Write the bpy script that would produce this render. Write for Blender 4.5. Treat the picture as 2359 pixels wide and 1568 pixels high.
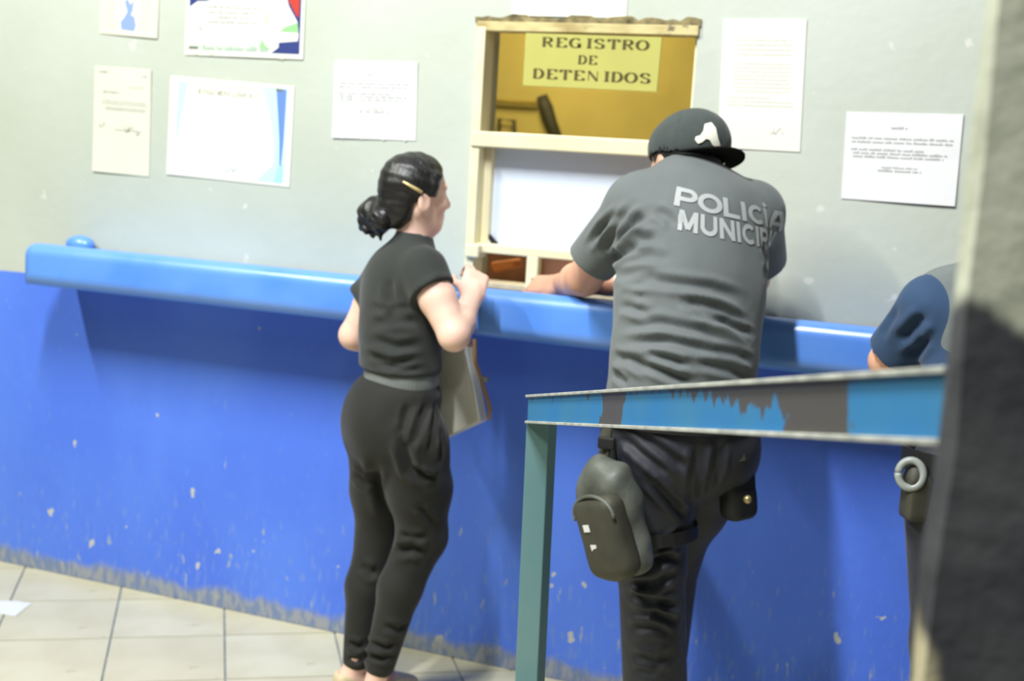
import bpy, bmesh, math, random
import numpy as np
from mathutils import Vector, Matrix
from mathutils.bvhtree import BVHTree

for o in list(bpy.data.objects): bpy.data.objects.remove(o)
scn = bpy.context.scene
col = scn.collection
R_ = math.radians

# ------------------------------------------------------------------ camera
W, H, F = 2359.0, 1568.0, 3000.0
YAW, PITCH, ROLL = R_(-21.2), R_(8.2), R_(3.4)
CAM = np.array([0.0, -3.5565, 1.5598])
def _axes():
    cy, sy, cp, sp = math.cos(YAW), math.sin(YAW), math.cos(PITCH), math.sin(PITCH)
    f = np.array([sy*cp, cy*cp, -sp]); r = np.array([cy, -sy, 0.0]); u = np.cross(r, f)
    c, s = math.cos(ROLL), math.sin(ROLL)
    return c*r + s*u, -s*r + c*u, f
RT, UP, FW = _axes()
cam_d = bpy.data.cameras.new('camera'); cam = bpy.data.objects.new('camera', cam_d); col.objects.link(cam)
cam_d.sensor_fit = 'HORIZONTAL'; cam_d.sensor_width = 36.0; cam_d.lens = F/W*36.0
cam_d.clip_start = 0.02
m = Matrix.Identity(4)
for i in range(3):
    m[i][0] = RT[i]; m[i][1] = UP[i]; m[i][2] = -FW[i]; m[i][3] = CAM[i]
cam.matrix_world = m
cam_d.dof.use_dof = True; cam_d.dof.focus_distance = 2.1; cam_d.dof.aperture_fstop = 4.2
scn.camera = cam

# ------------------------------------------------------------------ world, lights, exposure
scn.view_settings.view_transform = 'Standard'; scn.view_settings.look = 'None'
scn.view_settings.gamma = 1.0; scn.view_settings.use_curve_mapping = False
scn.view_settings.exposure = 0.12
wd = bpy.data.worlds.new('World'); scn.world = wd; wd.use_nodes = True
wd.node_tree.nodes['Background'].inputs[0].default_value = (0.86, 0.93, 1.0, 1)
wd.node_tree.nodes['Background'].inputs[1].default_value = 0.03
def area(name, loc, target, sx, sy, power, color):
    l = bpy.data.lights.new(name, 'AREA'); l.shape = 'RECTANGLE'; l.size = sx; l.size_y = sy
    l.energy = power; l.color = color
    o = bpy.data.objects.new(name, l); col.objects.link(o); o.location = loc
    d = (Vector(target)-Vector(loc)).normalized()
    z = -d; y = Vector((0, 1, 0)); y = (y - z*y.dot(z)).normalized(); x = y.cross(z)
    mm = Matrix.Identity(4)
    for i in range(3): mm[i][0] = x[i]; mm[i][1] = y[i]; mm[i][2] = z[i]; mm[i][3] = loc[i]
    o.matrix_world = mm
    return o
# two ceiling tubes running towards the counter wall
area('tube_and_fill_light', (-4.05, -3.2, 4.75), (-2.2, -0.2, 0.9), 0.12, 1.5, 205, (0.98, 1.0, 0.86))
area('tube_and_fill_light', (-1.35, -3.0, 4.65), (-0.5, -0.2, 0.9), 0.12, 1.5, 235, (0.95, 0.98, 1.0))
area('tube_and_fill_light', (0.35, -3.7, 3.4), (0.1, -2.9, 1.2), 0.10, 1.2, 22, (0.98, 1.0, 0.94))  # weak fill lamp, added above the camera to brighten the pillar's front
area('office_lamp_light', (-2.0, 1.3, 2.6), (-2.0, 1.3, 0), 0.3, 0.8, 30, (1.0, 0.86, 0.55))

# ------------------------------------------------------------------ helpers
def ray(px, py):
    return RT*((px-W/2)/F) + UP*(-(py-H/2)/F) + FW
def wp(px, py, Y=0.0):
    r = ray(px, py); return CAM + r*((Y-CAM[1])/r[1])
def wd_(px, py, d):
    return CAM + ray(px, py)*d
def lin(c):
    return tuple(((x/255)/12.92 if x/255 <= .04045 else ((x/255+.055)/1.055)**2.4) for x in c)

def tag(o, label=None, cat=None, group=None, kind=None):
    if label: o['label'] = label
    if cat: o['category'] = cat
    if group: o['group'] = group
    if kind: o['kind'] = kind
    return o
def empty(name, loc, label=None, cat=None, group=None):
    o = bpy.data.objects.new(name, None); col.objects.link(o); o.location = Vector(loc); o.empty_display_size = .05
    return tag(o, label, cat, group)
def put(name, me, mat, parent=None):
    o = bpy.data.objects.new(name, me); col.objects.link(o)
    if mat is not None and not me.materials: me.materials.append(mat)
    if parent is not None:
        o.parent = parent; bpy.context.view_layer.update(); o.matrix_parent_inverse = parent.matrix_world.inverted()
    return o
def mesh_of(bm, name='mesh', smooth=False):
    me = bpy.data.meshes.new(name); bm.normal_update(); bm.to_mesh(me); bm.free()
    if smooth: me.polygons.foreach_set('use_smooth', [True]*len(me.polygons))
    return me
def pydata(name, v, f, smooth=False):
    me = bpy.data.meshes.new(name); me.from_pydata([tuple(map(float, p)) for p in v], [], f); me.update()
    if smooth: me.polygons.foreach_set('use_smooth', [True]*len(me.polygons))
    return me
def box_me(lo, hi, bev=0.0, seg=2, name='box'):
    bm = bmesh.new(); bmesh.ops.create_cube(bm, size=1)
    lo = np.array(lo); hi = np.array(hi)
    for v in bm.verts:
        v.co = Vector(tuple((lo+hi)/2 + np.array(v.co)*(hi-lo)))
    if bev > 0: bmesh.ops.bevel(bm, geom=bm.edges[:], offset=bev, segments=seg, affect='EDGES', profile=.5)
    return mesh_of(bm, name)
def hexa_me(a, b, bev=0.0, seg=2, name='hexa'):
    """a, b: two quads (4 points each, same order) joined to a solid"""
    bm = bmesh.new()
    va = [bm.verts.new(tuple(p)) for p in a]; vb = [bm.verts.new(tuple(p)) for p in b]
    bm.faces.new(va); bm.faces.new(vb[::-1])
    for i in range(4):
        j = (i+1) % 4; bm.faces.new((va[j], va[i], vb[i], vb[j]))
    bmesh.ops.recalc_face_normals(bm, faces=bm.faces[:])
    if bev > 0: bmesh.ops.bevel(bm, geom=bm.edges[:], offset=bev, segments=seg, affect='EDGES', profile=.5)
    return mesh_of(bm, name)
def tube_me(pts, radii, n=10, name='tube'):
    pts = [np.array(p, float) for p in pts]
    if not hasattr(radii, '__len__'): radii = [radii]*len(pts)
    vs, fs = [], []
    prev = None
    for i, p in enumerate(pts):
        t = pts[min(i+1, len(pts)-1)]-pts[max(i-1, 0)]; t /= np.linalg.norm(t)
        ref = prev if prev is not None else (np.array([0, 0, 1.]) if abs(t[2]) < .9 else np.array([1., 0, 0]))
        a = ref - t*ref.dot(t); a /= np.linalg.norm(a); b = np.cross(t, a); prev = a
        for k in range(n):
            th = 2*math.pi*k/n; vs.append(p + radii[i]*(math.cos(th)*a+math.sin(th)*b))
    for i in range(len(pts)-1):
        for k in range(n):
            k2 = (k+1) % n; fs.append((i*n+k, i*n+k2, (i+1)*n+k2, (i+1)*n+k))
    fs.append(tuple(range(n))[::-1]); fs.append(tuple((len(pts)-1)*n+k for k in range(n)))
    return pydata(name, vs, fs, True)
def strip_me(pts, nrm, width, thick, name='strap'):
    """flat strap along pts; nrm = outward normals"""
    vs, fs = [], []
    pts = [np.array(p, float) for p in pts]
    for i, p in enumerate(pts):
        t = pts[min(i+1, len(pts)-1)]-pts[max(i-1, 0)]; t /= np.linalg.norm(t)
        n = np.array(nrm[i] if isinstance(nrm, list) else nrm, float); n -= t*n.dot(t); n /= np.linalg.norm(n)
        s = np.cross(t, n)*width/2
        vs += [p-s, p+s, p+s+n*thick, p-s+n*thick]
    for i in range(len(pts)-1):
        for k in range(4):
            k2 = (k+1) % 4; fs.append((i*4+k, i*4+k2, i*4+4+k2, i*4+4+k))
    fs.append((3, 2, 1, 0)); b = 4*(len(pts)-1); fs.append((b, b+1, b+2, b+3))
    return pydata(name, vs, fs)

# ------------------------------------------------------------------ materials
def mat(name, color, rough=0.7, spec=0.3, metal=0.0, noise=None, bump=None, sheen=0.0, stretch=None):
    """noise = (scale, amount) lightness variation ; bump = (scale, strength, distance)"""
    m = bpy.data.materials.new(name); m.use_nodes = True
    nt = m.node_tree; b = nt.nodes['Principled BSDF']
    b.inputs['Base Color'].default_value = (*color, 1); b.inputs['Roughness'].default_value = rough
    b.inputs['Specular IOR Level'].default_value = spec; b.inputs['Metallic'].default_value = metal
    if sheen: b.inputs['Sheen Weight'].default_value = sheen
    if noise or bump:
        tc = nt.nodes.new('ShaderNodeTexCoord'); vec = tc.outputs['Object']
        if stretch:
            mp = nt.nodes.new('ShaderNodeMapping'); nt.links.new(vec, mp.inputs[0]); mp.inputs['Scale'].default_value = stretch; vec = mp.outputs[0]
    if noise:
        n = nt.nodes.new('ShaderNodeTexNoise'); n.inputs['Scale'].default_value = noise[0]; n.inputs['Detail'].default_value = 5
        nt.links.new(vec, n.inputs['Vector'])
        r = nt.nodes.new('ShaderNodeMapRange'); r.inputs['From Min'].default_value = .3; r.inputs['From Max'].default_value = .7
        r.inputs['To Min'].default_value = 1-noise[1]; r.inputs['To Max'].default_value = 1+noise[1]
        nt.links.new(n.outputs['Fac'], r.inputs['Value'])
        mx = nt.nodes.new('ShaderNodeVectorMath'); mx.operation = 'SCALE'; mx.inputs[0].default_value = color
        nt.links.new(r.outputs[0], mx.inputs['Scale']); nt.links.new(mx.outputs[0], b.inputs['Base Color'])
    if bump:
        n2 = nt.nodes.new('ShaderNodeTexNoise'); n2.inputs['Scale'].default_value = bump[0]; n2.inputs['Detail'].default_value = 4
        nt.links.new(vec, n2.inputs['Vector'])
        bp = nt.nodes.new('ShaderNodeBump'); bp.inputs['Strength'].default_value = bump[1]; bp.inputs['Distance'].default_value = bump[2]
        nt.links.new(n2.outputs['Fac'], bp.inputs['Height']); nt.links.new(bp.outputs[0], b.inputs['Normal'])
    return m
class NT:
    """tiny node-graph helper"""
    def __init__(s, m): s.nt = m.node_tree; s.b = s.nt.nodes['Principled BSDF']; s.tc = s.nt.nodes.new('ShaderNodeTexCoord')
    def obj(s, scale=None, loc=None):
        if scale is None and loc is None: return s.tc.outputs['Object']
        mp = s.nt.nodes.new('ShaderNodeMapping'); s.nt.links.new(s.tc.outputs['Object'], mp.inputs[0])
        if scale: mp.inputs['Scale'].default_value = scale
        if loc: mp.inputs['Location'].default_value = loc
        return mp.outputs[0]
    def noise(s, scale, vec=None, detail=4, rough=.5):
        n = s.nt.nodes.new('ShaderNodeTexNoise'); n.inputs['Scale'].default_value = scale; n.inputs['Detail'].default_value = detail
        n.inputs['Roughness'].default_value = rough
        s.nt.links.new(vec if vec is not None else s.tc.outputs['Object'], n.inputs['Vector']); return n.outputs['Fac']
    def xyz(s):
        n = s.nt.nodes.new('ShaderNodeSeparateXYZ'); s.nt.links.new(s.tc.outputs['Object'], n.inputs[0]); return n.outputs
    def math(s, op, a, b=None):
        n = s.nt.nodes.new('ShaderNodeMath'); n.operation = op
        for i, v in enumerate((a, b)):
            if v is None: continue
            if isinstance(v, (int, float)): n.inputs[i].default_value = v
            else: s.nt.links.new(v, n.inputs[i])
        return n.outputs[0]
    def ramp(s, v, a, b, lo=0.0, hi=1.0):
        n = s.nt.nodes.new('ShaderNodeMapRange'); n.interpolation_type = 'SMOOTHSTEP'
        s.nt.links.new(v, n.inputs['Value'])
        for k, x in (('From Min', a), ('From Max', b), ('To Min', lo), ('To Max', hi)): n.inputs[k].default_value = x
        return n.outputs[0]
    def mix(s, fac, a, b):
        n = s.nt.nodes.new('ShaderNodeMix'); n.data_type = 'RGBA'
        if isinstance(fac, float): n.inputs[0].default_value = fac
        else: s.nt.links.new(fac, n.inputs[0])
        for k, v in ((6, a), (7, b)):
            if isinstance(v, tuple): n.inputs[k].default_value = (*v, 1)
            else: s.nt.links.new(v, n.inputs[k])
        return n.outputs[2]
    def color(s, c): s.nt.links.new(c, s.b.inputs['Base Color'])
    def rough(s, c): s.nt.links.new(c, s.b.inputs['Roughness'])
    def bump(s, h, strength, dist):
        bp = s.nt.nodes.new('ShaderNodeBump'); bp.inputs['Strength'].default_value = strength; bp.inputs['Distance'].default_value = dist
        s.nt.links.new(h, bp.inputs['Height']); s.nt.links.new(bp.outputs[0], s.b.inputs['Normal'])

BLUE = (0.085, 0.19, 0.80)
def wall_material():
    m = mat('painted_wall', (.5, .5, .5), .55, .3); g = NT(m)
    X, Y, Z = g.xyz()
    # upper paint: pale grey-green with faint blotches, spots of filler
    up = g.mix(g.ramp(g.noise(1.1), .3, .7), (.47, .505, .43), (.54, .575, .52))
    up = g.mix(g.ramp(g.noise(14, detail=2), .70, .74), up, (.63, .64, .58))
    up = g.mix(g.ramp(g.noise(11, g.obj(loc=(3, 0, 5)), 3), .72, .76), up, (.43, .45, .38))
    # blue dado: streaks and chips, more of them low down
    bl = g.mix(g.ramp(g.noise(2.2, g.obj((1, 1, .5))), .35, .7), BLUE, (.11, .24, .86))
    low = g.ramp(Z, 0.0, .62, .085, 0.0)
    streak = g.noise(20, g.obj((1.6, 1, .45)), 3, .6)
    bl = g.mix(g.ramp(g.math('ADD', streak, low), .71, .77), bl, (.34, .40, .50))
    chip = g.noise(17, g.obj((1, 1, .7), (7, 1, 2)), 2, .5)
    bl = g.mix(g.ramp(g.math('ADD', chip, g.math('MULTIPLY', low, .9)), .745, .76), bl, (.52, .53, .50))
    scuff = g.noise(55, g.obj((1.2, 1, .3)), 3, .6)
    bl = g.mix(g.math('MULTIPLY', g.ramp(g.math('ADD', scuff, low), .60, .76), .45), bl, (.22, .33, .62))
    # grey wear band along the floor
    edge = g.math('ADD', Z, g.math('MULTIPLY', g.math('SUBTRACT', g.noise(9, g.obj((1, 1, .6))), .5), .09))
    bl = g.mix(g.ramp(edge, .035, .075, .85, 0.0), bl, g.mix(g.ramp(g.noise(45, g.obj((1, 1, .4))), .4, .6), (.36, .36, .31), (.20, .25, .34)))
    zz = g.math('ADD', Z, g.math('MULTIPLY', g.math('SUBTRACT', g.noise(10), .5), .012))
    g.color(g.mix(g.ramp(zz, 1.046, 1.052), bl, up))
    g.bump(g.noise(24, detail=6), .25, .006)
    return m
M_wall = wall_material()
def counter_material():
    m = mat('blue_counter_paint', BLUE, .28, .9); g = NT(m)
    g.color(g.mix(g.ramp(g.noise(3.0), .3, .7), (.08, .26, .86), (.13, .33, .90)))
    g.rough(g.ramp(g.noise(6), .3, .7, .28, .42)); g.bump(g.noise(14), .12, .006); return m
M_counter = counter_material()
M_cream = mat('cream_frame_paint', (.78, .72, .48), .45, .4, noise=(9, .08))
def lintel_material():
    m = mat('dirty_cream_paint', (.6, .5, .28), .6, .3); g = NT(m)
    c = g.mix(g.ramp(g.noise(9, g.obj((1, 1, 3))), .35, .65), (.62, .53, .27), (.40, .31, .13))
    g.color(g.mix(g.ramp(g.noise(26), .58, .68), c, (.16, .13, .08))); return m
M_lintel = lintel_material()
M_lintel_dark = mat('grimy_lintel_edge', (.22, .18, .09), .8, .2, noise=(30, .6))
M_mustard = mat('mustard_wall_paint', (.58, .47, .12), .7, .2, noise=(3, .10))
M_sign = mat('yellow_sign_card', (.46, .44, .12), .5, .3, noise=(6, .05))
M_signink = mat('brown_sign_ink', (.10, .075, .02), .6)
M_white = mat('white_acrylic', (.70, .78, .92), .35, .4)
M_paper = mat('white_paper', (.76, .76, .76), .6, .3, noise=(8, .02))
M_paper_y = mat('yellowed_paper', (.70, .69, .57), .6, .3, noise=(6, .03))
M_paper_b = mat('cream_white_paper', (.78, .77, .70), .55, .3, noise=(6, .02))
M_print = mat('faded_grey_print', (.38, .38, .37), .7)
M_print2 = mat('dark_grey_print', (.16, .16, .15), .7)
M_printy = mat('faint_warm_print', (.64, .62, .55), .7)
M_tape = mat('yellowed_tape', (.78, .78, .62), .25, .5)
M_ink_blue = mat('blue_print', (.25, .35, .62), .6)
M_navy = mat('navy_print', (.035, .05, .20), .5)
M_red = mat('red_print', (.50, .05, .03), .5)
M_green = mat('green_print', (.28, .55, .25), .5)
M_lime = mat('pale_lime_print', (.66, .80, .50), .5)
M_cyan = mat('pale_cyan_print', (.52, .80, .80), .5)
M_cyan2 = mat('sky_blue_print', (.36, .66, .82), .5)
M_blue2 = mat('mid_blue_print', (.14, .25, .58), .5)
def tile_material():
    m = mat('beige_ceramic_tile', (.7, .6, .4), .30, .4); g = NT(m)
    n = g.nt.nodes.new('ShaderNodeObjectInfo')
    c = g.mix(g.ramp(g.noise(5), .3, .7), (.60, .55, .36), (.69, .645, .455))
    c = g.mix(g.math('MULTIPLY', n.outputs['Random'], .35), c, (.57, .50, .33))
    g.color(g.mix(g.ramp(g.noise(13), .66, .74), c, (.5, .43, .28))); return m
M_tile = tile_material()
M_grout = mat('grey_grout', (.25, .27, .27), .9, .1, noise=(20, .2))
SKIN_W = mat('light_skin', (.86, .56, .45), .5, .35, noise=(9, .05))
SKIN_P = mat('tan_skin', (.70, .38, .25), .5, .35, noise=(9, .06))
for _m in (SKIN_W, SKIN_P):
    _b = _m.node_tree.nodes['Principled BSDF']; _b.inputs['Subsurface Weight'].default_value = .12
    _b.inputs['Subsurface Radius'].default_value = (.012, .005, .003); _b.inputs['Subsurface Scale'].default_value = .6
M_hair = mat('black_hair', (.012, .011, .011), .40, .5, noise=(6, .4), bump=(70, .5, .005), stretch=(1, 1, .35))
M_wshirt = mat('charcoal_knit', (.034, .037, .035), .85, .2, noise=(7, .15), bump=(160, .2, .001), sheen=.15)
M_wband = mat('grey_rib_knit', (.17, .185, .178), .85, .2, noise=(30, .12), sheen=.2)
M_wpants = mat('black_jersey', (.020, .020, .018), .8, .25, noise=(5, .2), bump=(9, .3, .012), sheen=.1)
M_pshirt = mat('faded_black_twill', (.135, .150, .153), .8, .25, noise=(5, .10), bump=(10, .3, .01), sheen=.15)
M_ppants = mat('navy_black_twill', (.022, .023, .033), .64, .42, noise=(6, .25), bump=(11, .5, .014), sheen=.08)
M_cap = mat('black_wool_cap', (.055, .066, .064), .85, .2, noise=(30, .1), sheen=.15)
M_capdark = mat('black_cap_underside', (.008, .008, .007), .9, .1)
M_letter = mat('silver_grey_transfer', (.40, .42, .42), .6, .3)
M_emblem = mat('cream_embroidery', (.86, .84, .70), .7)
M_bagblk = mat('black_nylon', (.11, .118, .10), .5, .45, noise=(14, .25), bump=(16, .5, .012))
M_bagdk = mat('dark_olive_nylon', (.050, .048, .034), .6, .4, noise=(14, .25))
M_black = mat('black_webbing', (.012, .012, .012), .6, .4)
M_leather = mat('grey_beige_leather', (.74, .72, .64), .35, .5, noise=(7, .08))
M_tan = mat('tan_leather_trim', (.42, .24, .09), .4, .5)
M_metal = mat('dull_brass', (.45, .36, .16), .35, .5, metal=.7)
M_gold = mat('gold_hair_clip_metal', (.80, .62, .30), .3, .6, metal=.3)
M_nshirt = mat('navy_cotton', (.032, .065, .135), .8, .2, noise=(6, .15), bump=(10, .3, .01), sheen=.15)
M_vest = mat('grey_vest_fabric', (.16, .18, .18), .8, .2, noise=(12, .15), bump=(14, .3, .008))
M_shoe = mat('beige_shoe', (.68, .56, .36), .5, .3)
M_boot = mat('black_boot', (.010, .010, .010), .4, .5)
M_silver = mat('grey_plastic_ring', (.30, .32, .30), .35, .5)
M_strapw = mat('white_watch_strap', (.75, .75, .75), .5)
M_rust = mat('rust', (.30, .12, .03), .9)
def post_material():
    m = mat('faded_teal_steel_paint', (.1, .25, .3), .5, .4); g = NT(m)
    c = g.mix(g.ramp(g.noise(4), .3, .7), (.105, .215, .235), (.135, .245, .245))
    c = g.mix(g.ramp(g.noise(24, g.obj((1, 1, .3))), .68, .74), c, (.06, .05, .04)); g.color(c); return m
M_post = post_material()
M_edge = mat('bare_worn_steel_edge', (.42, .42, .36), .45, .5, noise=(30, .3))
def pillar_material():
    m = mat('concrete_pillar_with_dark_paint', (.3, .3, .3), .85, .2); g = NT(m)
    X, Y, Z = g.xyz()
    con = g.mix(g.ramp(g.noise(7, g.obj((1, 1, .4)), 6), .3, .7), (.42, .43, .32), (.56, .57, .45))
    con = g.mix(g.ramp(g.noise(30, g.obj((1, 1, .35))), .60, .70), con, (.25, .26, .19))
    dark = g.mix(g.ramp(g.noise(9), .3, .7), (.050, .051, .056), (.085, .085, .088))
    zt = g.math('ADD', Z, g.math('MULTIPLY', g.math('SUBTRACT', g.noise(22, g.obj((1, 1, .4))), .5), .05))
    zt = g.math('ADD', zt, g.math('MULTIPLY', X, .35))
    c = g.mix(g.ramp(zt, 1.475, 1.49), dark, con)
    # bare wedge where the dark coat has flaked off low on the corner
    w = g.math('ADD', g.math('ADD', g.math('MULTIPLY', X, 1.9), g.math('MULTIPLY', Z, 1.0)), g.math('MULTIPLY', g.math('SUBTRACT', g.noise(14), .5), .08))
    c = g.mix(g.ramp(w, 1.245, 1.27, 1, 0), c, (.50, .44, .28))
    g.color(c); g.bump(g.noise(40, detail=6), .35, .006); return m
M_pillar = pillar_material()

# ------------------------------------------------------------------ structure: counter wall, office behind, floor
WX0, WX1 = float(wp(1097, 200)[0]), float(wp(1602, 150)[0])       # window opening in the wall
WZ1 = float(wp(1300, 50)[2]); CT = 1.158                           # opening top, counter level at the wall
XL, XR, ZC, TH = -5.0, 1.8, 3.7, 0.16
wall = bmesh.new()
def bm_box(bm, lo, hi):
    r = bmesh.ops.create_cube(bm, size=1)
    for v in r['verts']: v.co = Vector([(lo[i]+hi[i])/2 + v.co[i]*(hi[i]-lo[i]) for i in range(3)])
for lo, hi in (((XL, 0, 0), (WX0, TH, ZC)), ((WX1, 0, 0), (XR, TH, ZC)), ((WX0, 0, 0), (WX1, TH, CT)), ((WX0, 0, WZ1), (WX1, TH, ZC))):
    bm_box(wall, lo, hi)
tag(put('wall_back', mesh_of(wall), M_wall), kind='structure')
tag(put('wall_office_back', box_me((XL, 2.3, 0), (XR, 2.4, ZC)), M_mustard), kind='structure')
tag(put('wall_office_left', box_me((XL-.1, TH, 0), (XL, 2.4, ZC)), M_mustard), kind='structure')
tag(put('wall_office_right', box_me((XR, TH, 0), (XR+.1, 2.4, ZC)), M_mustard), kind='structure')
tag(put('ceiling_office', box_me((XL, TH, ZC), (XR, 2.4, ZC+.1)), M_mustard), kind='structure')
tag(put('floor_office', box_me((XL, TH, -.06), (XR, 2.4, 0)), M_grout), kind='structure')

fl = tag(put('floor', box_me((XL, -5.2, -.06), (XR, 0, -.004)), M_grout), kind='structure')
def clip_poly(P, fn):
    out = []
    for i in range(len(P)):
        a, b = P[i], P[(i+1) % len(P)]; fa, fb = fn(a), fn(b)
        if fa >= 0: out.append(a)
        if (fa >= 0) != (fb >= 0):
            t = fa/(fa-fb); out.append((a[0]+t*(b[0]-a[0]), a[1]+t*(b[1]-a[1])))
    return out
TA = R_(34.3); eu = (math.cos(TA), math.sin(TA)); ev = (math.sin(TA), -math.cos(TA)); TS = .345; G = .0035
o_u = -2.768*eu[0]; o_v = -2.191*ev[0] - .181*ev[1]
def prism_me(P, z0, z1):
    bm = bmesh.new(); t = [bm.verts.new((p[0], p[1], z1)) for p in P]; b = [bm.verts.new((p[0], p[1], z0)) for p in P]
    bm.faces.new(t); bm.faces.new(b[::-1])
    for i in range(len(P)):
        j = (i+1) % len(P); bm.faces.new((t[i], b[i], b[j], t[j]))
    bmesh.ops.recalc_face_normals(bm, faces=bm.faces[:]); return mesh_of(bm)
full = None
for i in range(-22, 14):
    for j in range(-8, 24):
        u0, v0 = o_u+i*TS, o_v+j*TS
        cx = (u0+TS/2)*eu[0]+(v0+TS/2)*ev[0]; cy = (u0+TS/2)*eu[1]+(v0+TS/2)*ev[1]
        if not (-4.2 < cx < .9 and -2.3 < cy < .26): continue
        loc = [(a*(TS/2-G), b*(TS/2-G)) for a, b in ((-1, -1), (1, -1), (1, 1), (-1, 1))]
        P = [(cx+a*eu[0]+b*ev[0], cy+a*eu[1]+b*ev[1]) for a, b in loc]
        if max(p[1] for p in P) > -.002:
            P = clip_poly(P, lambda p: -.002-p[1])
            if len(P) < 3: continue
            o = put('tile', prism_me([(p[0]-cx, p[1]-cy) for p in P], -.004, 0.0), M_tile)
        else:
            if full is None: full = prism_me([(p[0]-cx, p[1]-cy) for p in P], -.004, 0.0); full.materials.append(M_tile)
            o = put('tile', full, None)
        o.location = (cx, cy, 0); o.parent = fl

# ------------------------------------------------------------------ counter shelf
cnt = bmesh.new(); CX0, CX1, CD = -2.985, 1.2, .262
prof = [(-.001, CT), (-.13, 1.168), (-CD, 1.190), (-CD, 1.046), (-.02, 1.046), (-.001, 1.046)]
ra = [cnt.verts.new((CX0, y, z)) for y, z in prof]; rb = [cnt.verts.new((CX1, y, z)) for y, z in prof]
cnt.faces.new(ra); cnt.faces.new(rb[::-1])
for i in range(len(prof)):
    j = (i+1) % len(prof); cnt.faces.new((ra[j], ra[i], rb[i], rb[j]))
bmesh.ops.recalc_face_normals(cnt, faces=cnt.faces[:]); cnt.edges.ensure_lookup_table()
be = [e for e in cnt.edges if all(v.co.y < -.1 for v in e.verts) and e.calc_length() > .1]
be += [e for e in cnt.edges if all(abs(v.co.x-CX0) < 1e-6 and v.co.z > 1.15 for v in e.verts)]
bmesh.ops.bevel(cnt, geom=list(set(be)), offset=.046, segments=8, affect='EDGES', profile=.5)
counter = tag(put('service_counter', mesh_of(cnt, smooth=True), M_counter), 'thick rounded blue painted concrete counter shelf along the wall', 'counter')
md = counter.modifiers.new('wn', 'WEIGHTED_NORMAL')
bm = bmesh.new(); bmesh.ops.create_uvsphere(bm, u_segments=14, v_segments=8, radius=1)
for v in bm.verts: v.co = Vector((CX0+.055+v.co.x*.055, -.037+v.co.y*.035, 1.172+v.co.z*.03))
put('mortar_lump', mesh_of(bm, smooth=True), M_counter, counter)

# ------------------------------------------------------------------ window in the wall
win = empty('window_1', ((WX0+WX1)/2, 0, CT)); win['kind'] = 'structure'
def zat(px, py, Y=0.0): return float(wp(px, py, Y)[2])
def xat(px, py, Y=0.0): return float(wp(px, py, Y)[0])
zm1, zm0 = zat(1106, 302), zat(1100, 338)          # middle bar
zl1, zl0 = zat(1114, 561), zat(1114, 582)          # lower bar
put('lintel_bar', box_me((WX0-.004, -.012, zat(1300, 75, -.012)), (WX1+.004, .05, WZ1-.004), .003), M_lintel, win)
bm = bmesh.new(); random.seed(4)
n = 34; tops = [WZ1+.012+random.uniform(-.006, .008) for _ in range(n+1)]
vs, fs = [], []
for i in range(n+1):
    x = WX0-.012+(WX1-WX0+.02)*i/n
    vs += [(x, -.006, WZ1-.006), (x, -.006, tops[i]), (x, .01, tops[i]), (x, .01, WZ1-.006)]
for i in range(n):
    for k in range(4): k2 = (k+1) % 4; fs.append((i*4+k, i*4+k2, i*4+4+k2, i*4+4+k))
fs += [(3, 2, 1, 0), (n*4, n*4+1, n*4+2, n*4+3)]
bm.free(); put('lintel_rough_edge', pydata('rough', vs, fs), M_lintel_dark, win)
put('jamb', box_me((WX0-.002, -.014, CT), (WX0+.026, .06, WZ1-.02), .003), M_cream, win)
put('jamb', box_me((WX1-.010, .02, CT), (WX1+.002, .10, WZ1-.02), .002), M_cream, win)
put('middle_bar', box_me((WX0, -.022, zm0), (WX1, .05, zm1), .006, 3), M_cream, win)
put('sash_stile', box_me((WX0+.026, .03, zl0), (WX0+.05, .075, zm0), .003), M_cream, win)
put('lower_bar', box_me((WX0+.02, -.004, zl0), (WX1, .055, zl1), .004), M_cream, win)
put('corner_block', box_me((WX0+.004, -.03, zat(1100, 592)), (WX0+.048, .03, zat(1100, 562)), .005), M_cream, win)
xs0, xs1 = xat(1212, 620), xat(1240, 620)
so = put('slot_post', box_me((xs0, -.004, CT), (xs1, .03, zl0+.004), .006, 3), M_cream, win)
bm = bmesh.new(); bmesh.ops.create_uvsphere(bm, u_segments=10, v_segments=6, radius=.004)
for v in bm.verts: v.co = Vector((v.co.x+(xs0+xs1)/2+.004, v.co.y*.4-.0045, v.co.z+zat(1228, 643)))
put('rust_spot', mesh_of(bm, smooth=True), M_rust, so)
put('slot_sill', box_me((WX0+.02, -.002, CT), (WX1, .09, zat(1180, 655)), .003), mat('tan_sill', (.50, .43, .30), .7, noise=(20, .2)), win)
put('pane', box_me((WX0+.04, .055, zl1-.01), (WX1-.005, .063, zm0+.012)), M_white, win)['label'] = 'white backed lower pane'
gm = bpy.data.materials.new('clear_pane'); gm.use_nodes = True; nt = gm.node_tree; nt.nodes.clear()
out = nt.nodes.new('ShaderNodeOutputMaterial'); mxs = nt.nodes.new('ShaderNodeMixShader'); tr = nt.nodes.new('ShaderNodeBsdfTransparent'); gl = nt.nodes.new('ShaderNodeBsdfGlossy')
gl.inputs['Roughness'].default_value = .05; mxs.inputs[0].default_value = .035
nt.links.new(tr.outputs[0], mxs.inputs[1]); nt.links.new(gl.outputs[0], mxs.inputs[2]); nt.links.new(mxs.outputs[0], out.inputs[0])
put('pane', box_me((WX0+.02, .040, zm1-.005), (WX1-.004, .044, WZ1-.02)), gm, win)['label'] = 'clear upper pane'

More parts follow.
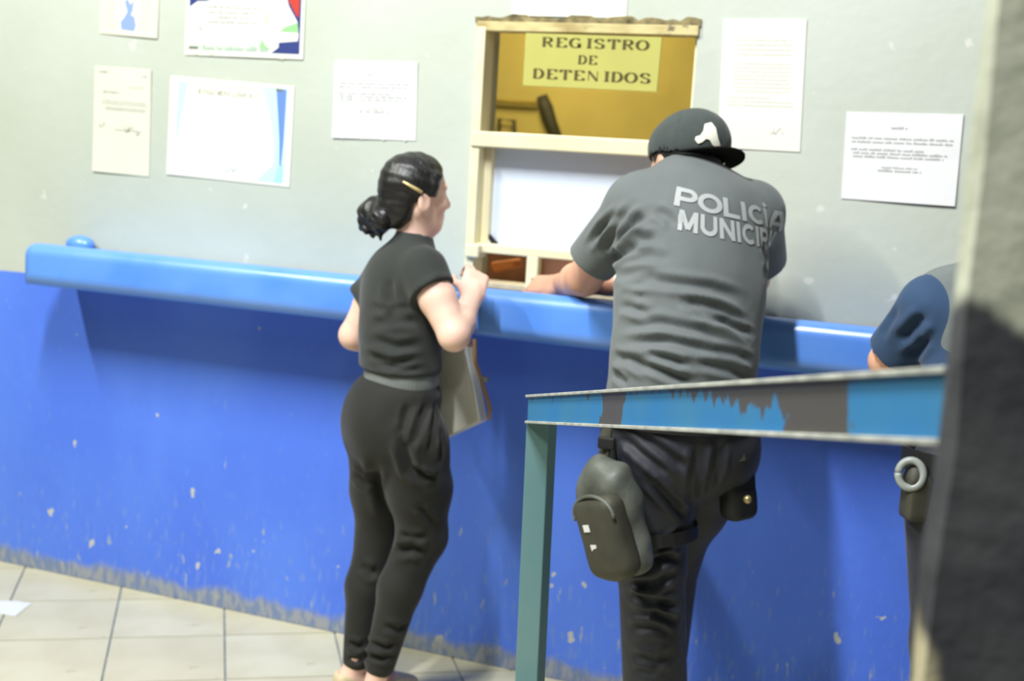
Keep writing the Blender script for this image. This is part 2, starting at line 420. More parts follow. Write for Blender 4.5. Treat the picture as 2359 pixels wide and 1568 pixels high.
# things in and behind the window
def quad_on(corners, Y0, Y1):
    a = [wp(px, py, Y0) for px, py in corners]
    return a, [np.array([p[0], Y1, p[2]]) for p in a]
a, b = quad_on([(1211, 76), (1525, 86), (1513, 212), (1204, 197)], -.020, -.015)
sign = tag(put('window_sign', hexa_me(a, b, .001), M_sign), 'yellow sign reading REGISTRO DE DETENIDOS hung in the upper window', 'sign')
def arc(cx, cy, rx, ry, a0, a1, n=14):
    return [(cx+rx*math.cos(R_(a0+(a1-a0)*i/n)), cy+ry*math.sin(R_(a0+(a1-a0)*i/n))) for i in range(n+1)]
GL = {
 'I': [[(.5, 0), (.5, 1)], [(.3, 0), (.7, 0)], [(.3, 1), (.7, 1)]],
 'E': [[(.25, 0), (.25, 1)], [(.1, 0), (.85, 0), (.86, .22)], [(.1, 1), (.82, 1), (.83, .8)], [(.25, .52), (.6, .52)]],
 'T': [[(.5, 0), (.5, 1)], [(.1, .78), (.1, 1), (.9, 1), (.9, .78)], [(.35, 0), (.65, 0)]],
 'D': [[(.22, 0), (.22, 1)], [(.08, 0), (.45, 0)] + arc(.45, .5, .42, .5, -90, 90) + [(.08, 1)]],
 'O': [arc(.5, .5, .42, .5, 0, 360, 26)],
 'R': [[(.22, 0), (.22, 1)], [(.08, 1), (.5, 1)] + arc(.5, .75, .3, .25, 90, -90) + [(.22, .5)], [(.48, .5), (.86, 0)], [(.1, 0), (.34, 0)]],
 'G': [arc(.52, .5, .42, .5, 40, 330, 22) , [(.84, .0), (.84, .42)], [(.62, .42), (.96, .42)]],
 'S': [[(.80, .78)] + arc(.48, .76, .30, .24, 20, 200, 12) + [(.5, .5)] + arc(.50, .24, .32, .24, 60, -160, 14)],
 'N': [[(.15, 0), (.15, 1)], [(.15, 1), (.85, 0)], [(.85, 0), (.85, 1)]],
}
def nib_text(s, thick, thin, pitch=1.0):
    vs, fs = [], []; x = 0
    for ch in s:
        if ch == ' ': x += .6; continue
        for pl in GL[ch]:
            for (x0, y0), (x1, y1) in zip(pl, pl[1:]):
                dx, dy = x1-x0, y1-y0; l = math.hypot(dx, dy)
                if l < 1e-6: continue
                w = (thin+(thick-thin)*(abs(dy)/l)**1.5)
                if ch == 'N' and dx == 0: w = thin
                nx, ny = -dy/l*w/2, dx/l*w/2; ex, ey = dx/l*.01, dy/l*.01
                b = len(vs); vs += [(x+x0+nx-ex, y0+ny-ey), (x+x0-nx-ex, y0-ny-ey), (x+x1-nx+ex, y1-ny+ey), (x+x1+nx+ex, y1+ny+ey)]; fs.append((b, b+1, b+2, b+3))
        x += (.72 if ch == 'I' else 1.0)*pitch
    return np.array(vs), fs, x
def bilin(A, u, v):    # A = TL, TR, BR, BL ; v down
    A = [np.array(p) for p in A]
    return (A[0]*(1-u)+A[1]*u)*(1-v)+(A[3]*(1-u)+A[2]*u)*v
def sign_line(s, u0, u1, v0, v1, name):
    vs, fs, wdt = nib_text(s, .26, .06, 1.12)
    P = [bilin(a, u0+(u1-u0)*x/wdt, v1+(v0-v1)*y) + np.array([0, -.0012, 0]) for x, y in vs]
    put(name, pydata(name, P, fs), M_signink, sign)
sign_line('REGISTRO', .125, .925, .07, .24, 'lettering')
sign_line('DE', .405, .56, .385, .54, 'lettering')
sign_line('DETENIDOS', .07, .965, .67, .845, 'lettering')

a, b = quad_on([(1128, 604), (1182, 597), (1186, 618), (1136, 628)], .42, .5)
tag(put('orange_box', hexa_me(a, b, .008, 3), mat('orange_plastic', (.85, .32, .12), .5)), 'small orange object lying on the desk behind the window slot', 'box')
zd = zat(1180, 668, .5)
desk = empty('office_desk', (-1.6, .45, 0), 'brown desk behind the window slot', 'desk')
M_desk = mat('red_brown_wood', (.36, .19, .13), .5, noise=(8, .25))
put('desk_top', box_me((-2.6, .2, zd-.03), (-.4, .75, zd)), M_desk, desk)
put('desk_back', box_me((-2.6, .72, zd), (-.4, .75, zd+.16)), M_desk, desk)
for x in (-2.58, -.46): put('leg', box_me((x, .25, 0), (x+.05, .7, zd-.03)), M_desk, desk)
a, b = quad_on([(1125, 634), (1212, 638), (1208, 652), (1128, 648)], .30, .36)
tag(put('folder', hexa_me([np.array([p[0], p[1], zd+.001+k*.022]) for p, k in zip(a, (1, 1, 0, 0))], [np.array([p[0], .55, zd+.001+k*.022]) for p, k in zip(a, (1, 1, 0, 0))], .001), mat('grey_blue_card', (.26, .28, .33), .6)), 'grey blue folder on the desk behind the window slot', 'folder')
# dark wedge in lower left window corner, resting on the lower bar
a, b = quad_on([(1117, 536), (1124, 536), (1150, 566), (1134, 563)], .040, .053)
tag(put('hand_stamp', hexa_me(a, b, .0015), M_black), 'small dark wedge shaped object in lower left corner of the window', 'stamp')
a, b = quad_on([(1114, 545), (1121, 545), (1132, 564), (1114, 562)], .036, .050)
tag(put('paper_wad', hexa_me(a, b, .002), M_paper), 'small white crumpled wad beside the dark wedge in window corner', 'paper')
# office back wall bits seen through the upper pane
YB = 2.27
p = [wp(1248, 222, YB), wp(1258, 250, YB), wp(1270, 285, YB), wp(1296, 350, YB)]
tag(put('dark_pipe', tube_me(p, [.028, .035, .030, .026], 10), mat('dark_pipe_paint', (.055, .05, .02), .6)), 'dark slanting pipe on the mustard wall inside the office', 'pipe')
p = [wp(1148, 345, YB), wp(1150, 274, YB), wp(1184, 278, YB), wp(1186, 345, YB)]
tag(put('wall_bracket', tube_me(p, .011, 8), mat('dark_bracket_paint', (.06, .055, .02), .6)), 'small dark square bracket on the mustard wall inside the office', 'bracket')
p = [wp(1060, 224, YB), wp(1140, 232, YB), wp(1235, 238, YB)]
tag(put('wall_cable', tube_me(p, .010, 6), mat('mustard_cable', (.33, .23, .03), .6)), 'mustard painted cable running across the office wall', 'cable')

# ------------------------------------------------------------------ papers on the wall
PT = .0015
def sheet(name, corners, material, label, cat, Y=0.0, curl=.004):
    """corners TL TR BR BL in the photo; a slightly wavy thin sheet fixed to the wall"""
    A = [wp(px, py, Y) for px, py in corners]
    nx, nz = 8, 8; vs, fs = [], []
    rnd = random.Random(len(label))
    ph = rnd.uniform(0, 6)
    for back in (0, 1):
        for j in range(nz+1):
            for i in range(nx+1):
                q = bilin(A, i/nx, j/nz); w = curl*(.4+.6*math.sin(ph+3*i/nx+2*j/nz))*(.2+abs(j/nz-.5)*1.2)
                q = q + np.array([0, -.0012-max(w, 0) - (PT if not back else 0), 0]); vs.append(q)
    N = (nx+1)*(nz+1)
    for j in range(nz):
        for i in range(nx):
            k = j*(nx+1)+i; fs.append((k, k+nx+1, k+nx+2, k+1)); fs.append((N+k, N+k+1, N+k+nx+2, N+k+nx+1))
    ring = [i for i in range(nx+1)] + [(j+1)*(nx+1)-1 for j in range(1, nz+1)] + [nz*(nx+1)+i for i in range(nx-1, -1, -1)] + [j*(nx+1) for j in range(nz-1, 0, -1)]
    for q in range(len(ring)):
        r = ring[(q+1) % len(ring)]; fs.append((ring[q], r, N+r, N+ring[q]))
    o = tag(put(name, pydata(name, vs, fs, False), material), label, cat)
    bvh = BVHTree.FromPolygons([Vector(v) for v in vs], fs)
    def onp(u, v, off=.0006):
        q = bilin(A, u, v); hit = bvh.ray_cast(Vector((q[0], -.5, q[2])), Vector((0, 1, 0)))
        return np.array([q[0], (hit[0].y if hit[0] else -.003)-off, q[2]])
    return o, onp
def word_rows(o, onp, rows, material, seed, name='print', off=.0007):
    """rows: (u0,u1,v,height) ; rows of little letter dashes"""
    rnd = random.Random(seed); vs, fs = [], []
    for u0, u1, v, h in rows:
        u = u0
        while u < u1:
            word = rnd.randint(3, 9)
            for k in range(word):
                w = h*rnd.uniform(.28, .5)
                if u+w > u1: break
                hh = h*rnd.choice((.6, .65, .7, 1.0)); b = len(vs)
                vs += [onp(u, v+h*.5, off), onp(u+w, v+h*.5, off), onp(u+w, v+h*.5-hh, off), onp(u, v+h*.5-hh, off)]; fs.append((b, b+1, b+2, b+3))
                u += w+h*.14
            u += h*.5
    return tag(put(name, pydata(name, vs, fs), material, o), kind='stuff')
def shape(o, onp, poly, material, name, off=.0006, n=1):
    """flat printed shape: polygon in (u,v), fan-filled"""
    bm = bmesh.new(); bm.faces.new([bm.verts.new((p[0], p[1], 0)) for p in poly]); bmesh.ops.triangulate(bm, faces=bm.faces[:])
    for _ in range(3):
        ed = [e for e in bm.edges if e.calc_length() > .12]
        if ed: bmesh.ops.subdivide_edges(bm, edges=ed, cuts=1); bmesh.ops.triangulate(bm, faces=bm.faces[:])
    for v in bm.verts: v.co = Vector(tuple(onp(v.co.x, v.co.y, off)))
    for fc_ in bm.faces:
        fc_.normal_update()
        if fc_.normal.y > 0: fc_.normal_flip()
    return put(name, mesh_of(bm), material, o)
def tape(o, onp, u, v, w, h, ang=0.0):
    c, s = math.cos(ang), math.sin(ang)
    shape(o, onp, [(u+a*w*c-b*h*s, v+a*w*s+b*h*c) for a, b in ((-.5, -.5), (.5, -.5), (.5, .5), (-.5, .5))], M_tape, 'tape', .0012)

# small emblem leaflet, top left
o, f = sheet('leaflet', [(238, -95), (370, -84), (364, 89), (231, 77)], M_paper_y, 'cream leaflet with blue emblem at the top left of the wall', 'leaflet')
word_rows(o, f, [(.08, .28, .10+.07*i, .035) for i in range(12)] + [(.70, .93, .10+.07*i, .035) for i in range(12)], M_printy, 3)
shape(o, f, [(.38, .92), (.36, .82), (.42, .76), (.46, .80), (.47, .68), (.42, .55), (.46, .50), (.52, .58), (.58, .52), (.56, .66), (.53, .72), (.54, .80), (.60, .74), (.63, .86), (.60, .93)], M_ink_blue, 'emblem')
# poster with flower and navy ground
o, f = sheet('poster', [(436, -190), (712, -184), (699, 137), (427, 126)], M_paper_b, 'glossy poster with navy corner, red shape and green flower at the top', 'poster')
shape(o, f, [(.03, .01), (.97, .01), (.972, .965), (.03, .965)], M_navy, 'navy_ground', .0005)
shape(o, f, [(.015, .66), (.10, .605), (.22, .60), (.10, .56), (.10, .05), (.70, .05), (.80, .40), (.87, .62), (.945, .73), (.955, .78), (.87, .80), (.96, .83), (.955, .87), (.80, .885), (.80, .92), (.74, .965), (.03, .965)], M_paper_b, 'white_field', .0009)
shape(o, f, [(.84, .05), (.97, .05), (.955, .70), (.93, .68), (.88, .60), (.82, .50)], M_red, 'red_shape', .0010)
shape(o, f, [(.80, .805), (.85, .77), (.95, .735), (.955, .81)], M_green, 'leaf', .0013)
shape(o, f, [(.665, .72), (.69, .67), (.73, .645), (.70, .68), (.685, .73), (.69, .78), (.672, .79)], M_lime, 'leaf', .0013)
shape(o, f, [(.64, .93), (.66, .86), (.69, .91), (.74, .935), (.70, .945)], M_green, 'leaf', .0013)
shape(o, f, [(.04, .885), (.32, .90), (.60, .905), (.64, .935), (.70, .955), (.04, .955)], mat('pale_green_print', (.62, .74, .58), .5), 'green_band', .0012)
word_rows(o, f, [(.18, .62, .64, .026), (.20, .60, .68, .026), (.27, .55, .715, .026), (.18, .62, .75, .026)], M_print, 5, off=.0014)
word_rows(o, f, [(.17, .62, .805, .022), (.31, .47, .835, .022)], M_printy, 6, off=.0014)
word_rows(o, f, [(.16, .72, .94, .036)], mat('green_grey_print', (.34, .44, .38), .6), 7, off=.0018)
shape(o, f, [(.035, .935), (.12, .935), (.12, .955), (.035, .955)], M_print2, 'print_block', .0018)
shape(o, f, [(.115, .80), (.13, .79), (.15, .80), (.132, .822)], mat('pink_print', (.80, .35, .35), .5), 'pin_mark', .0014)
for u, v in ((.12, .985), (.25, .985), (.82, .99)): tape(o, f, u, v, .05, .03, .2)
# letter sheet, left
o, f = sheet('letter_sheet', [(220, 151), (350, 160), (344, 407), (215, 394)], M_paper_y, 'narrow yellowed letter with signatures left of the certificate', 'paper')
word_rows(o, f, [(.08, .26, .05, .024), (.85, .95, .07, .02), (.64, .90, .18, .012), (.16, .47, .235, .024), (.14, .92, .32, .013), (.14, .96, .345, .013), (.2, .94, .38, .013), (.2, .92, .40, .013)], M_print, 8)
word_rows(o, f, [(.38, .86, .585, .016)], M_print, 9)
def squiggle(o, f, u, v, w, h, seed, material):
    rnd = random.Random(seed); pts = []
    for i in range(26):
        t = i/25; pts.append(f(u+w*(t+.12*math.sin(9*t+seed)), v+h*.5*math.sin(14*t+seed)*rnd.uniform(.5, 1), .0012))
    put('signature', tube_me(pts, .0007, 4), material, o)
squiggle(o, f, .10, .55, .12, .06, 2, M_print); squiggle(o, f, .56, .575, .14, .07, 5, M_print2); squiggle(o, f, .76, .61, .06, .04, 7, M_print)
# certificate
o, f = sheet('certificate', [(395, 174), (679, 199), (667, 431), (385, 401)], M_paper_b, 'white certificate with pale cyan and blue borders beside the letter', 'certificate', curl=.003)
shape(o, f, [(.07, .045), (.15, .05), (.10, .40), (.065, .75), (.062, .4)], M_cyan, 'left_border')
shape(o, f, [(.75, .03), (.95, .03), (.95, .97), (.74, .97), (.80, .88), (.86, .80), (.865, .60), (.82, .30)], M_cyan, 'right_border', .0006)
shape(o, f, [(.862, .035), (.945, .04), (.94, .55), (.93, .80), (.915, .80), (.905, .55), (.885, .30)], M_blue2, 'blue_band', .0010)
shape(o, f, [(.90, .83), (.945, .78), (.945, .965), (.88, .965)], M_cyan2, 'blue_corner', .0010)
shape(o, f, [(.86, .035), (.93, .04), (.90, .065), (.862, .06)], M_print2, 'print_block', .0013)
word_rows(o, f, [(.14, .75, .055, .02)], M_lime, 10)
word_rows(o, f, [(.43, .58, .185, .016), (.36, .64, .24, .014), (.38, .62, .28, .014), (.34, .68, .33, .014), (.36, .62, .39, .014), (.42, .63, .46, .014), (.40, .66, .52, .014), (.40, .60, .60, .02), (.40, .62, .67, .014), (.46, .58, .74, .014), (.10, .30, .71, .016), (.10, .28, .77, .013), (.46, .58, .80, .014)], M_printy, 11)
squiggle(o, f, .43, .89, .16, .06, 3, M_ink_blue)
# its title, small serif capitals
GL['B'] = [[(.22, 0), (.22, 1)], [(.08, 1), (.5, 1)]+arc(.5, .76, .26, .24, 90, -90)+[(.22, .52), (.5, .52)]+arc(.5, .26, .32, .26, 90, -90)+[(.08, 0)]]
GL['M'] = [[(.1, 0), (.1, 1)], [(.1, 1), (.5, .1)], [(.5, .1), (.9, 1)], [(.9, 0), (.9, 1)]]
GL['C'] = [arc(.52, .5, .42, .5, 45, 315, 20)]
GL['L'] = [[(.25, 0), (.25, 1)], [(.1, 0), (.85, 0), (.86, .2)]]
GL['V'] = [[(.05, 1), (.5, 0)], [(.5, 0), (.95, 1)]]
GL['A'] = [[(.05, 0), (.5, 1)], [(.5, 1), (.95, 0)], [(.25, .35), (.75, .35)]]
GL['.'] = [[(.2, 0), (.2, .12)]]
vs, fs, wdt = nib_text('BINGO MONCLOVA A.C.', .22, .07, 1.1)
put('lettering', pydata('title', [f(.235+.535*x/wdt, .155-.05*y, .0012) for x, y in vs], fs), mat('olive_grey_print', (.42, .41, .32), .6), o)
# middle notice
rows_n = [(.40, .55, .17, .03), (.06, .95, .29, .026), (.06, .95, .335, .026), (.06, .70, .42, .026), (.08, .90, .46, .026), (.08, .88, .50, .026), (.34, .66, .615, .02), (.31, .70, .65, .03)]
o, f = sheet('notice_sheet', [(773, 139), (963, 143), (958, 324), (767, 317)], M_paper, 'white typed notice on grey wall just above the woman', 'paper')
word_rows(o, f, rows_n, M_print, 13)
for u in (.12, .36, .62, .88): tape(o, f, u, .985, .03, .05, .1)
# sheet above the window
o, f = sheet('blank_sheet', [(1186, -60), (1449, -54), (1443, 42), (1180, 36)], M_paper_b, 'blank white sheet taped directly above the window lintel', 'paper')
# long sheet right of the window
o, f = sheet('long_sheet', [(1668, 44), (1859, 44), (1843, 350), (1654, 340)], M_paper_b, 'long cream page behind the capped man beside the window', 'paper', curl=.006)
word_rows(o, f, [(.18, .85, .16+.036*i, .013) for i in range(4)] + [(.16, .85, .34+.03*i, .011) for i in range(8)] + [(.08, .62, .60, .012), (.1, .9, .63, .012), (.1, .9, .66, .012)], M_printy, 15)
squiggle(o, f, .62, .85, .15, .06, 6, M_printy)
# right notice
o, f = sheet('notice_sheet', [(1951, 257), (2220, 263), (2200, 475), (1938, 457)], M_paper, 'white typed notice on the wall beside the pillar', 'paper', curl=.006)
word_rows(o, f, rows_n, M_print, 17)
# scrap on the floor
def flp(px, py): r = ray(px, py); return CAM + r*(-CAM[2]/r[2])
P = [flp(-30, 1384), flp(40, 1386), flp(74, 1391), flp(58, 1402), flp(36, 1420), flp(8, 1416), flp(-35, 1412)]
o = tag(put('paper_scrap', prism_me([(p[0], p[1]) for p in P], .0008, .003), M_paper), 'torn scrap of white paper lying on the floor tiles', 'paper')

# ------------------------------------------------------------------ sculpting field (signed distances -> smooth mesh)
def unit(v): v = np.array(v, float); return v/np.linalg.norm(v)
def frame(fwd, up=(0, 0, 1)):
    u = unit(up); f = np.array(fwd, float); f = unit(f - u*f.dot(u)); l = np.cross(u, f); return np.array([f, l, u])
class Field:
    def __init__(s, lo, hi, h):
        s.lo = np.array(lo, float); s.h = h; n = np.ceil((np.array(hi)-s.lo)/h).astype(int)+1; s.n = n
        s.ax = [s.lo[i]+h*np.arange(n[i]) for i in range(3)]; s.a = np.full(n, .5, np.float32)
    def sl(s, lo, hi):
        i0 = np.clip(np.floor((np.array(lo)-s.lo)/s.h).astype(int), 0, s.n-1); i1 = np.clip(np.ceil((np.array(hi)-s.lo)/s.h).astype(int)+1, 1, s.n)
        sl = tuple(slice(a, b) for a, b in zip(i0, i1)); g = np.ix_(*[s.ax[i][sl[i]] for i in range(3)]); return sl, g
    def comb(s, sl, d, k, op):
        a = s.a[sl]
        if a.size == 0: return
        if op == 'sub': d = -d; a2 = -a; hh = np.maximum(k-np.abs(a2-(-d)), 0)/max(k, 1e-6); s.a[sl] = -(np.minimum(a2, -d)-hh*hh*k*.25); return
        hh = np.maximum(k-np.abs(a-d), 0)/max(k, 1e-6); s.a[sl] = np.minimum(a, d)-hh*hh*k*.25
    def cone(s, a, b, ra, rb, k=.02, op='add', flat=None):
        a = np.array(a, float); b = np.array(b, float); r = max(ra, rb)+k+.025
        sl, (X, Y, Z) = s.sl(np.minimum(a, b)-r, np.maximum(a, b)+r)
        ab = b-a; L = ab.dot(ab)+1e-9
        t = np.clip(((X-a[0])*ab[0]+(Y-a[1])*ab[1]+(Z-a[2])*ab[2])/L, 0, 1)
        dx, dy, dz = X-a[0]-t*ab[0], Y-a[1]-t*ab[1], Z-a[2]-t*ab[2]
        d = np.sqrt(dx*dx+dy*dy+dz*dz)-(ra+(rb-ra)*t)
        s.comb(sl, d.astype(np.float32), k, op); return s
    def chain(s, pts, rs, k=.02):
        for i in range(len(pts)-1): s.cone(pts[i], pts[i+1], rs[i], rs[i+1], k)
        return s
    def ell(s, c, r, fr=None, k=.03, op='add'):
        c = np.array(c, float); fr = np.eye(3) if fr is None else fr; R = max(r)+k+.025
        sl, (X, Y, Z) = s.sl(c-R, c+R); x, y, z = X-c[0], Y-c[1], Z-c[2]
        q = [fr[i][0]*x+fr[i][1]*y+fr[i][2]*z for i in range(3)]
        k0 = np.sqrt(sum((q[i]/r[i])**2 for i in range(3))); k1 = np.sqrt(sum((q[i]/r[i]**2)**2 for i in range(3)))+1e-6
        d = k0*(k0-1)/k1; s.comb(sl, d.astype(np.float32), k, op); return s
    def box(s, c, r, fr=None, rnd=.01, k=.01, op='add'):
        c = np.array(c, float); fr = np.eye(3) if fr is None else fr; R = float(np.linalg.norm(r))+k+.025
        sl, (X, Y, Z) = s.sl(c-R, c+R); x, y, z = X-c[0], Y-c[1], Z-c[2]
        q = [np.abs(fr[i][0]*x+fr[i][1]*y+fr[i][2]*z)-(r[i]-rnd) for i in range(3)]
        d = np.sqrt(sum(np.maximum(v, 0)**2 for v in q))+np.minimum(np.maximum(np.maximum(q[0], q[1]), q[2]), 0)-rnd
        s.comb(sl, d.astype(np.float32), k, op); return s
    def clip(s, p, n, lo=None, hi=None):
        """remove everything on the +n side of the plane through p (inside the box lo..hi)"""
        n = unit(n); sl, (X, Y, Z) = s.sl(s.lo if lo is None else lo, (s.lo+s.h*s.n) if hi is None else hi)
        d = ((X-p[0])*n[0]+(Y-p[1])*n[1]+(Z-p[2])*n[2]).astype(np.float32); s.a[sl] = np.maximum(s.a[sl], d); return s
    def like(s):
        o = Field.__new__(Field); o.lo, o.h, o.n, o.ax = s.lo, s.h, s.n, s.ax; o.a = np.full(s.n, .5, np.float32); return o
    def merge(s, o, k): s.comb((slice(None),)*3, o.a, k, 'add'); return s
    def mesh(s):
        a = s.a; ins = a < 0; n = s.n
        cnt = np.zeros(n-1, np.int8)
        for dx in (0, 1):
            for dy in (0, 1):
                for dz in (0, 1): cnt += ins[dx:n[0]-1+dx, dy:n[1]-1+dy, dz:n[2]-1+dz]
        idx = np.argwhere((cnt > 0) & (cnt < 8)); acc = np.zeros((len(idx), 3)); num = np.zeros(len(idx))
        for axis in range(3):
            o1, o2 = [i for i in range(3) if i != axis]
            for p in (0, 1):
                for q in (0, 1):
                    c0 = np.zeros(3, int); c0[o1] = p; c0[o2] = q; c1 = c0.copy(); c1[axis] = 1
                    A, B = idx+c0, idx+c1; va = a[A[:, 0], A[:, 1], A[:, 2]]; vb = a[B[:, 0], B[:, 1], B[:, 2]]
                    cr = (va < 0) != (vb < 0); t = np.where(cr, va/np.where(cr, va-vb, 1), 0)
                    pt = np.tile(c0.astype(float), (len(idx), 1)); pt[:, axis] += t
                    acc += pt*cr[:, None]; num += cr
        V = s.lo+s.h*(idx+acc/num[:, None])
        mp = np.full(n-1, -1, np.int32); mp[idx[:, 0], idx[:, 1], idx[:, 2]] = np.arange(len(idx)); Fs = []
        for axis in range(3):
            o1, o2 = [(1, 2), (2, 0), (0, 1)][axis]
            sa = [slice(1, -1)]*3; sb = [slice(1, -1)]*3; sa[axis] = slice(0, -1); sb[axis] = slice(1, None)
            A, B = ins[tuple(sa)], ins[tuple(sb)]; e = np.argwhere(A != B)
            if len(e) == 0: continue
            fl = A[e[:, 0], e[:, 1], e[:, 2]]; off = np.ones(3, int); off[axis] = 0; e = e+off
            def cell(d1, d2):
                c = e.copy(); c[:, o1] -= d1; c[:, o2] -= d2; return mp[c[:, 0], c[:, 1], c[:, 2]]
            Q = np.stack([cell(1, 1), cell(0, 1), cell(0, 0), cell(1, 0)], 1); Q[~fl] = Q[~fl][:, ::-1]; Fs.append(Q)
        Fs = np.concatenate(Fs); Fs = Fs[(Fs >= 0).all(1)]
        return V, Fs
def normals(V, Q):
    n = np.cross(V[Q[:, 2]]-V[Q[:, 0]], V[Q[:, 3]]-V[Q[:, 1]]); N = np.zeros_like(V)
    for k in range(4): np.add.at(N, Q[:, k], n)
    return N/(np.linalg.norm(N, axis=1)[:, None]+1e-9)
def relax(V, Q, it=2, lam=.5):
    E = np.concatenate([Q[:, [0, 1]], Q[:, [1, 2]], Q[:, [2, 3]], Q[:, [3, 0]]])
    for _ in range(it):
        S = np.zeros_like(V); c = np.zeros(len(V)); np.add.at(S, E[:, 0], V[E[:, 1]]); np.add.at(c, E[:, 0], 1); np.add.at(S, E[:, 1], V[E[:, 0]]); np.add.at(c, E[:, 1], 1)
        V = V+lam*(S/np.maximum(c, 1)[:, None]-V)
    return V
def sculpt(name, fld, material, parent, disp=None, smooth=2):
    V, Q = fld.mesh(); V = relax(V, Q, smooth)
    if disp is not None:
        N = normals(V, Q); V = V+N*disp(V, N, Q)[:, None]; V = relax(V, Q, 1, .4)
    me = bpy.data.meshes.new(name); me.vertices.add(len(V)); me.vertices.foreach_set('co', V.astype(np.float32).ravel())
    me.loops.add(len(Q)*4); me.loops.foreach_set('vertex_index', Q.astype(np.int32).ravel())
    me.polygons.add(len(Q)); me.polygons.foreach_set('loop_start', np.arange(0, len(Q)*4, 4, dtype=np.int32))
    me.update(calc_edges=True); me.validate(); me.polygons.foreach_set('use_smooth', [True]*len(me.polygons))
    o = put(name, me, material, parent); o_data[name+str(id(o))] = (V, Q); return o, V, Q
o_data = {}
def creases(lst, gain=1.25):
    """lst: ([photo points], width, depth): furrows with raised shoulders, laid on the cloth where those points fall"""
    def fn(V, N, Q):
        bv = BVHTree.FromPolygons([Vector(v) for v in V], [tuple(map(int, x)) for x in Q]); out = np.zeros(len(V))
        for pts, w, dep in lst:
            P = []
            for (x0, y0), (x1, y1) in zip(pts, pts[1:]):
                for t in (0, .25, .5, .75):
                    r = unit(ray(x0+(x1-x0)*t, y0+(y1-y0)*t)); h_ = bv.ray_cast(Vector(tuple(CAM)), Vector(tuple(r)))
                    if h_[0] is not None: P.append(np.array(h_[0]))
            if len(P) < 2: continue
            P = np.array(P); near = np.where(((V > P.min(0)-.07) & (V < P.max(0)+.07)).all(1))[0]
            if len(near) == 0: continue
            U = V[near]; best = np.full(len(U), 9.0); tt = np.zeros(len(U)); L = len(P)-1
            for i in range(L):
                ab = P[i+1]-P[i]; t = np.clip(((U-P[i])@ab)/(ab@ab+1e-12), 0, 1); d = np.linalg.norm(U-P[i]-t[:, None]*ab, axis=1)
                better = d < best; best = np.where(better, d, best); tt = np.where(better, (i+t)/L, tt)
            fade = np.clip(np.sin(np.pi*np.clip(tt, .02, .98))*1.6, 0, 1)
            x = best/w; out[near] += gain*dep*fade*(-np.exp(-x*x)+.6*np.exp(-((x-1.8)/.8)**2))
        return out
    return fn
def head(fl, c, fr, s=1.0):
    """skull, face, jaw, nose, lips, ears; fr rows = forward, left, up"""
    P = lambda f, l, u: np.array(c)+s*(fr[0]*f+fr[1]*l+fr[2]*u)
    fl.ell(P(-.008, 0, .028), (.096*s, .076*s, .088*s), fr, .02)
    fl.ell(P(.030, 0, -.035), (.062*s, .060*s, .078*s), fr, .03)
    fl.ell(P(.052, 0, -.088), (.034*s, .032*s, .026*s), fr, .025)
    fl.cone(P(-.01, .055, -.045), P(.045, .022, -.088), .018*s, .018*s, .02).cone(P(-.01, -.055, -.045), P(.045, -.022, -.088), .018*s, .018*s, .02)
    fl.cone(P(.088, 0, .008), P(.104, 0, -.026), .008*s, .013*s, .012).ell(P(.096, .010, -.030), (.010*s, .008*s, .008*s), fr, .008).ell(P(.096, -.010, -.030), (.010*s, .008*s, .008*s), fr, .008)
    fl.ell(P(.082, 0, -.058), (.014*s, .024*s, .006*s), fr, .006).ell(P(.080, 0, -.068), (.014*s, .021*s, .006*s), fr, .006)
    for q in (1, -1):
        fl.ell(P(.072, .033*q, .010), (.020*s, .018*s, .011*s), fr, .01, 'sub'); fl.ell(P(.070, .032*q, .008), (.013*s, .013*s, .012*s), fr, .004)
        fl.cone(P(.078, .014*q, .026), P(.070, .05*q, .026), .009*s, .008*s, .012)
        fl.ell(P(.058, .042*q, -.022), (.022*s, .02*s, .022*s), fr, .02)
        fl.ell(P(-.006, .078*q, -.016), (.020*s, .008*s, .033*s), fr, .008); fl.ell(P(-.002, .086*q, -.014), (.010*s, .005*s, .018*s), fr, .004, 'sub')
    return P
def hand(fl, wrist, palm_dir, back_n, L, curl, s=1.0, thumb_side=1, r=.0085):
    """palm and five separate curled fingers. palm_dir wrist->knuckles, back_n = back of the hand normal"""
    d = unit(palm_dir); n = np.array(back_n, float); n = unit(n-d*n.dot(d)); sd = np.cross(d, n)*thumb_side
    fr = np.array([d, sd, n]); wrist = np.array(wrist, float)
    fl.cone(wrist, wrist+d*.03*s, .024*s, .024*s, .02)
    fl.box(wrist+d*.052*s, (.043*s, .038*s, .014*s), fr, .013*s, .015)
    lens = [.040, .045, .042, .033]
    for i, off in enumerate((.028, .010, -.009, -.027)):
        base = wrist+d*(.090-.004*abs(i-1))*s+sd*off*s; ang = 0; p = base; cc = curl[i] if hasattr(curl, '__len__') else curl
        fl.cone(base-d*.02*s, base, r*1.1*s, r*1.12*s, .008)
        for j, fac in enumerate((1, .72, .55)):
            ang += cc*(.75 if j == 0 else 1.0); q = p+(d*math.cos(ang)-n*math.sin(ang))*lens[i]*fac*s
            fl.cone(p, q, r*(1.08-.1*j)*s, r*(.98-.1*j)*s, .003); p = q
    b = wrist+d*.028*s+sd*.030*s; k1 = b+(d*.55+sd*.65-n*.5)*.042*s; k2 = k1+(d*.85-sd*.05-n*.5)*.034*s
    fl.cone(wrist+d*.02*s+sd*.012*s, b, .017*s, .014*s, .015).cone(b, k1, .0125*s, .0105*s, .008).cone(k1, k2, .0105*s, .0085*s, .004)
def bbox(pts, pad): A = np.array(pts); return A.min(0)-pad, A.max(0)+pad

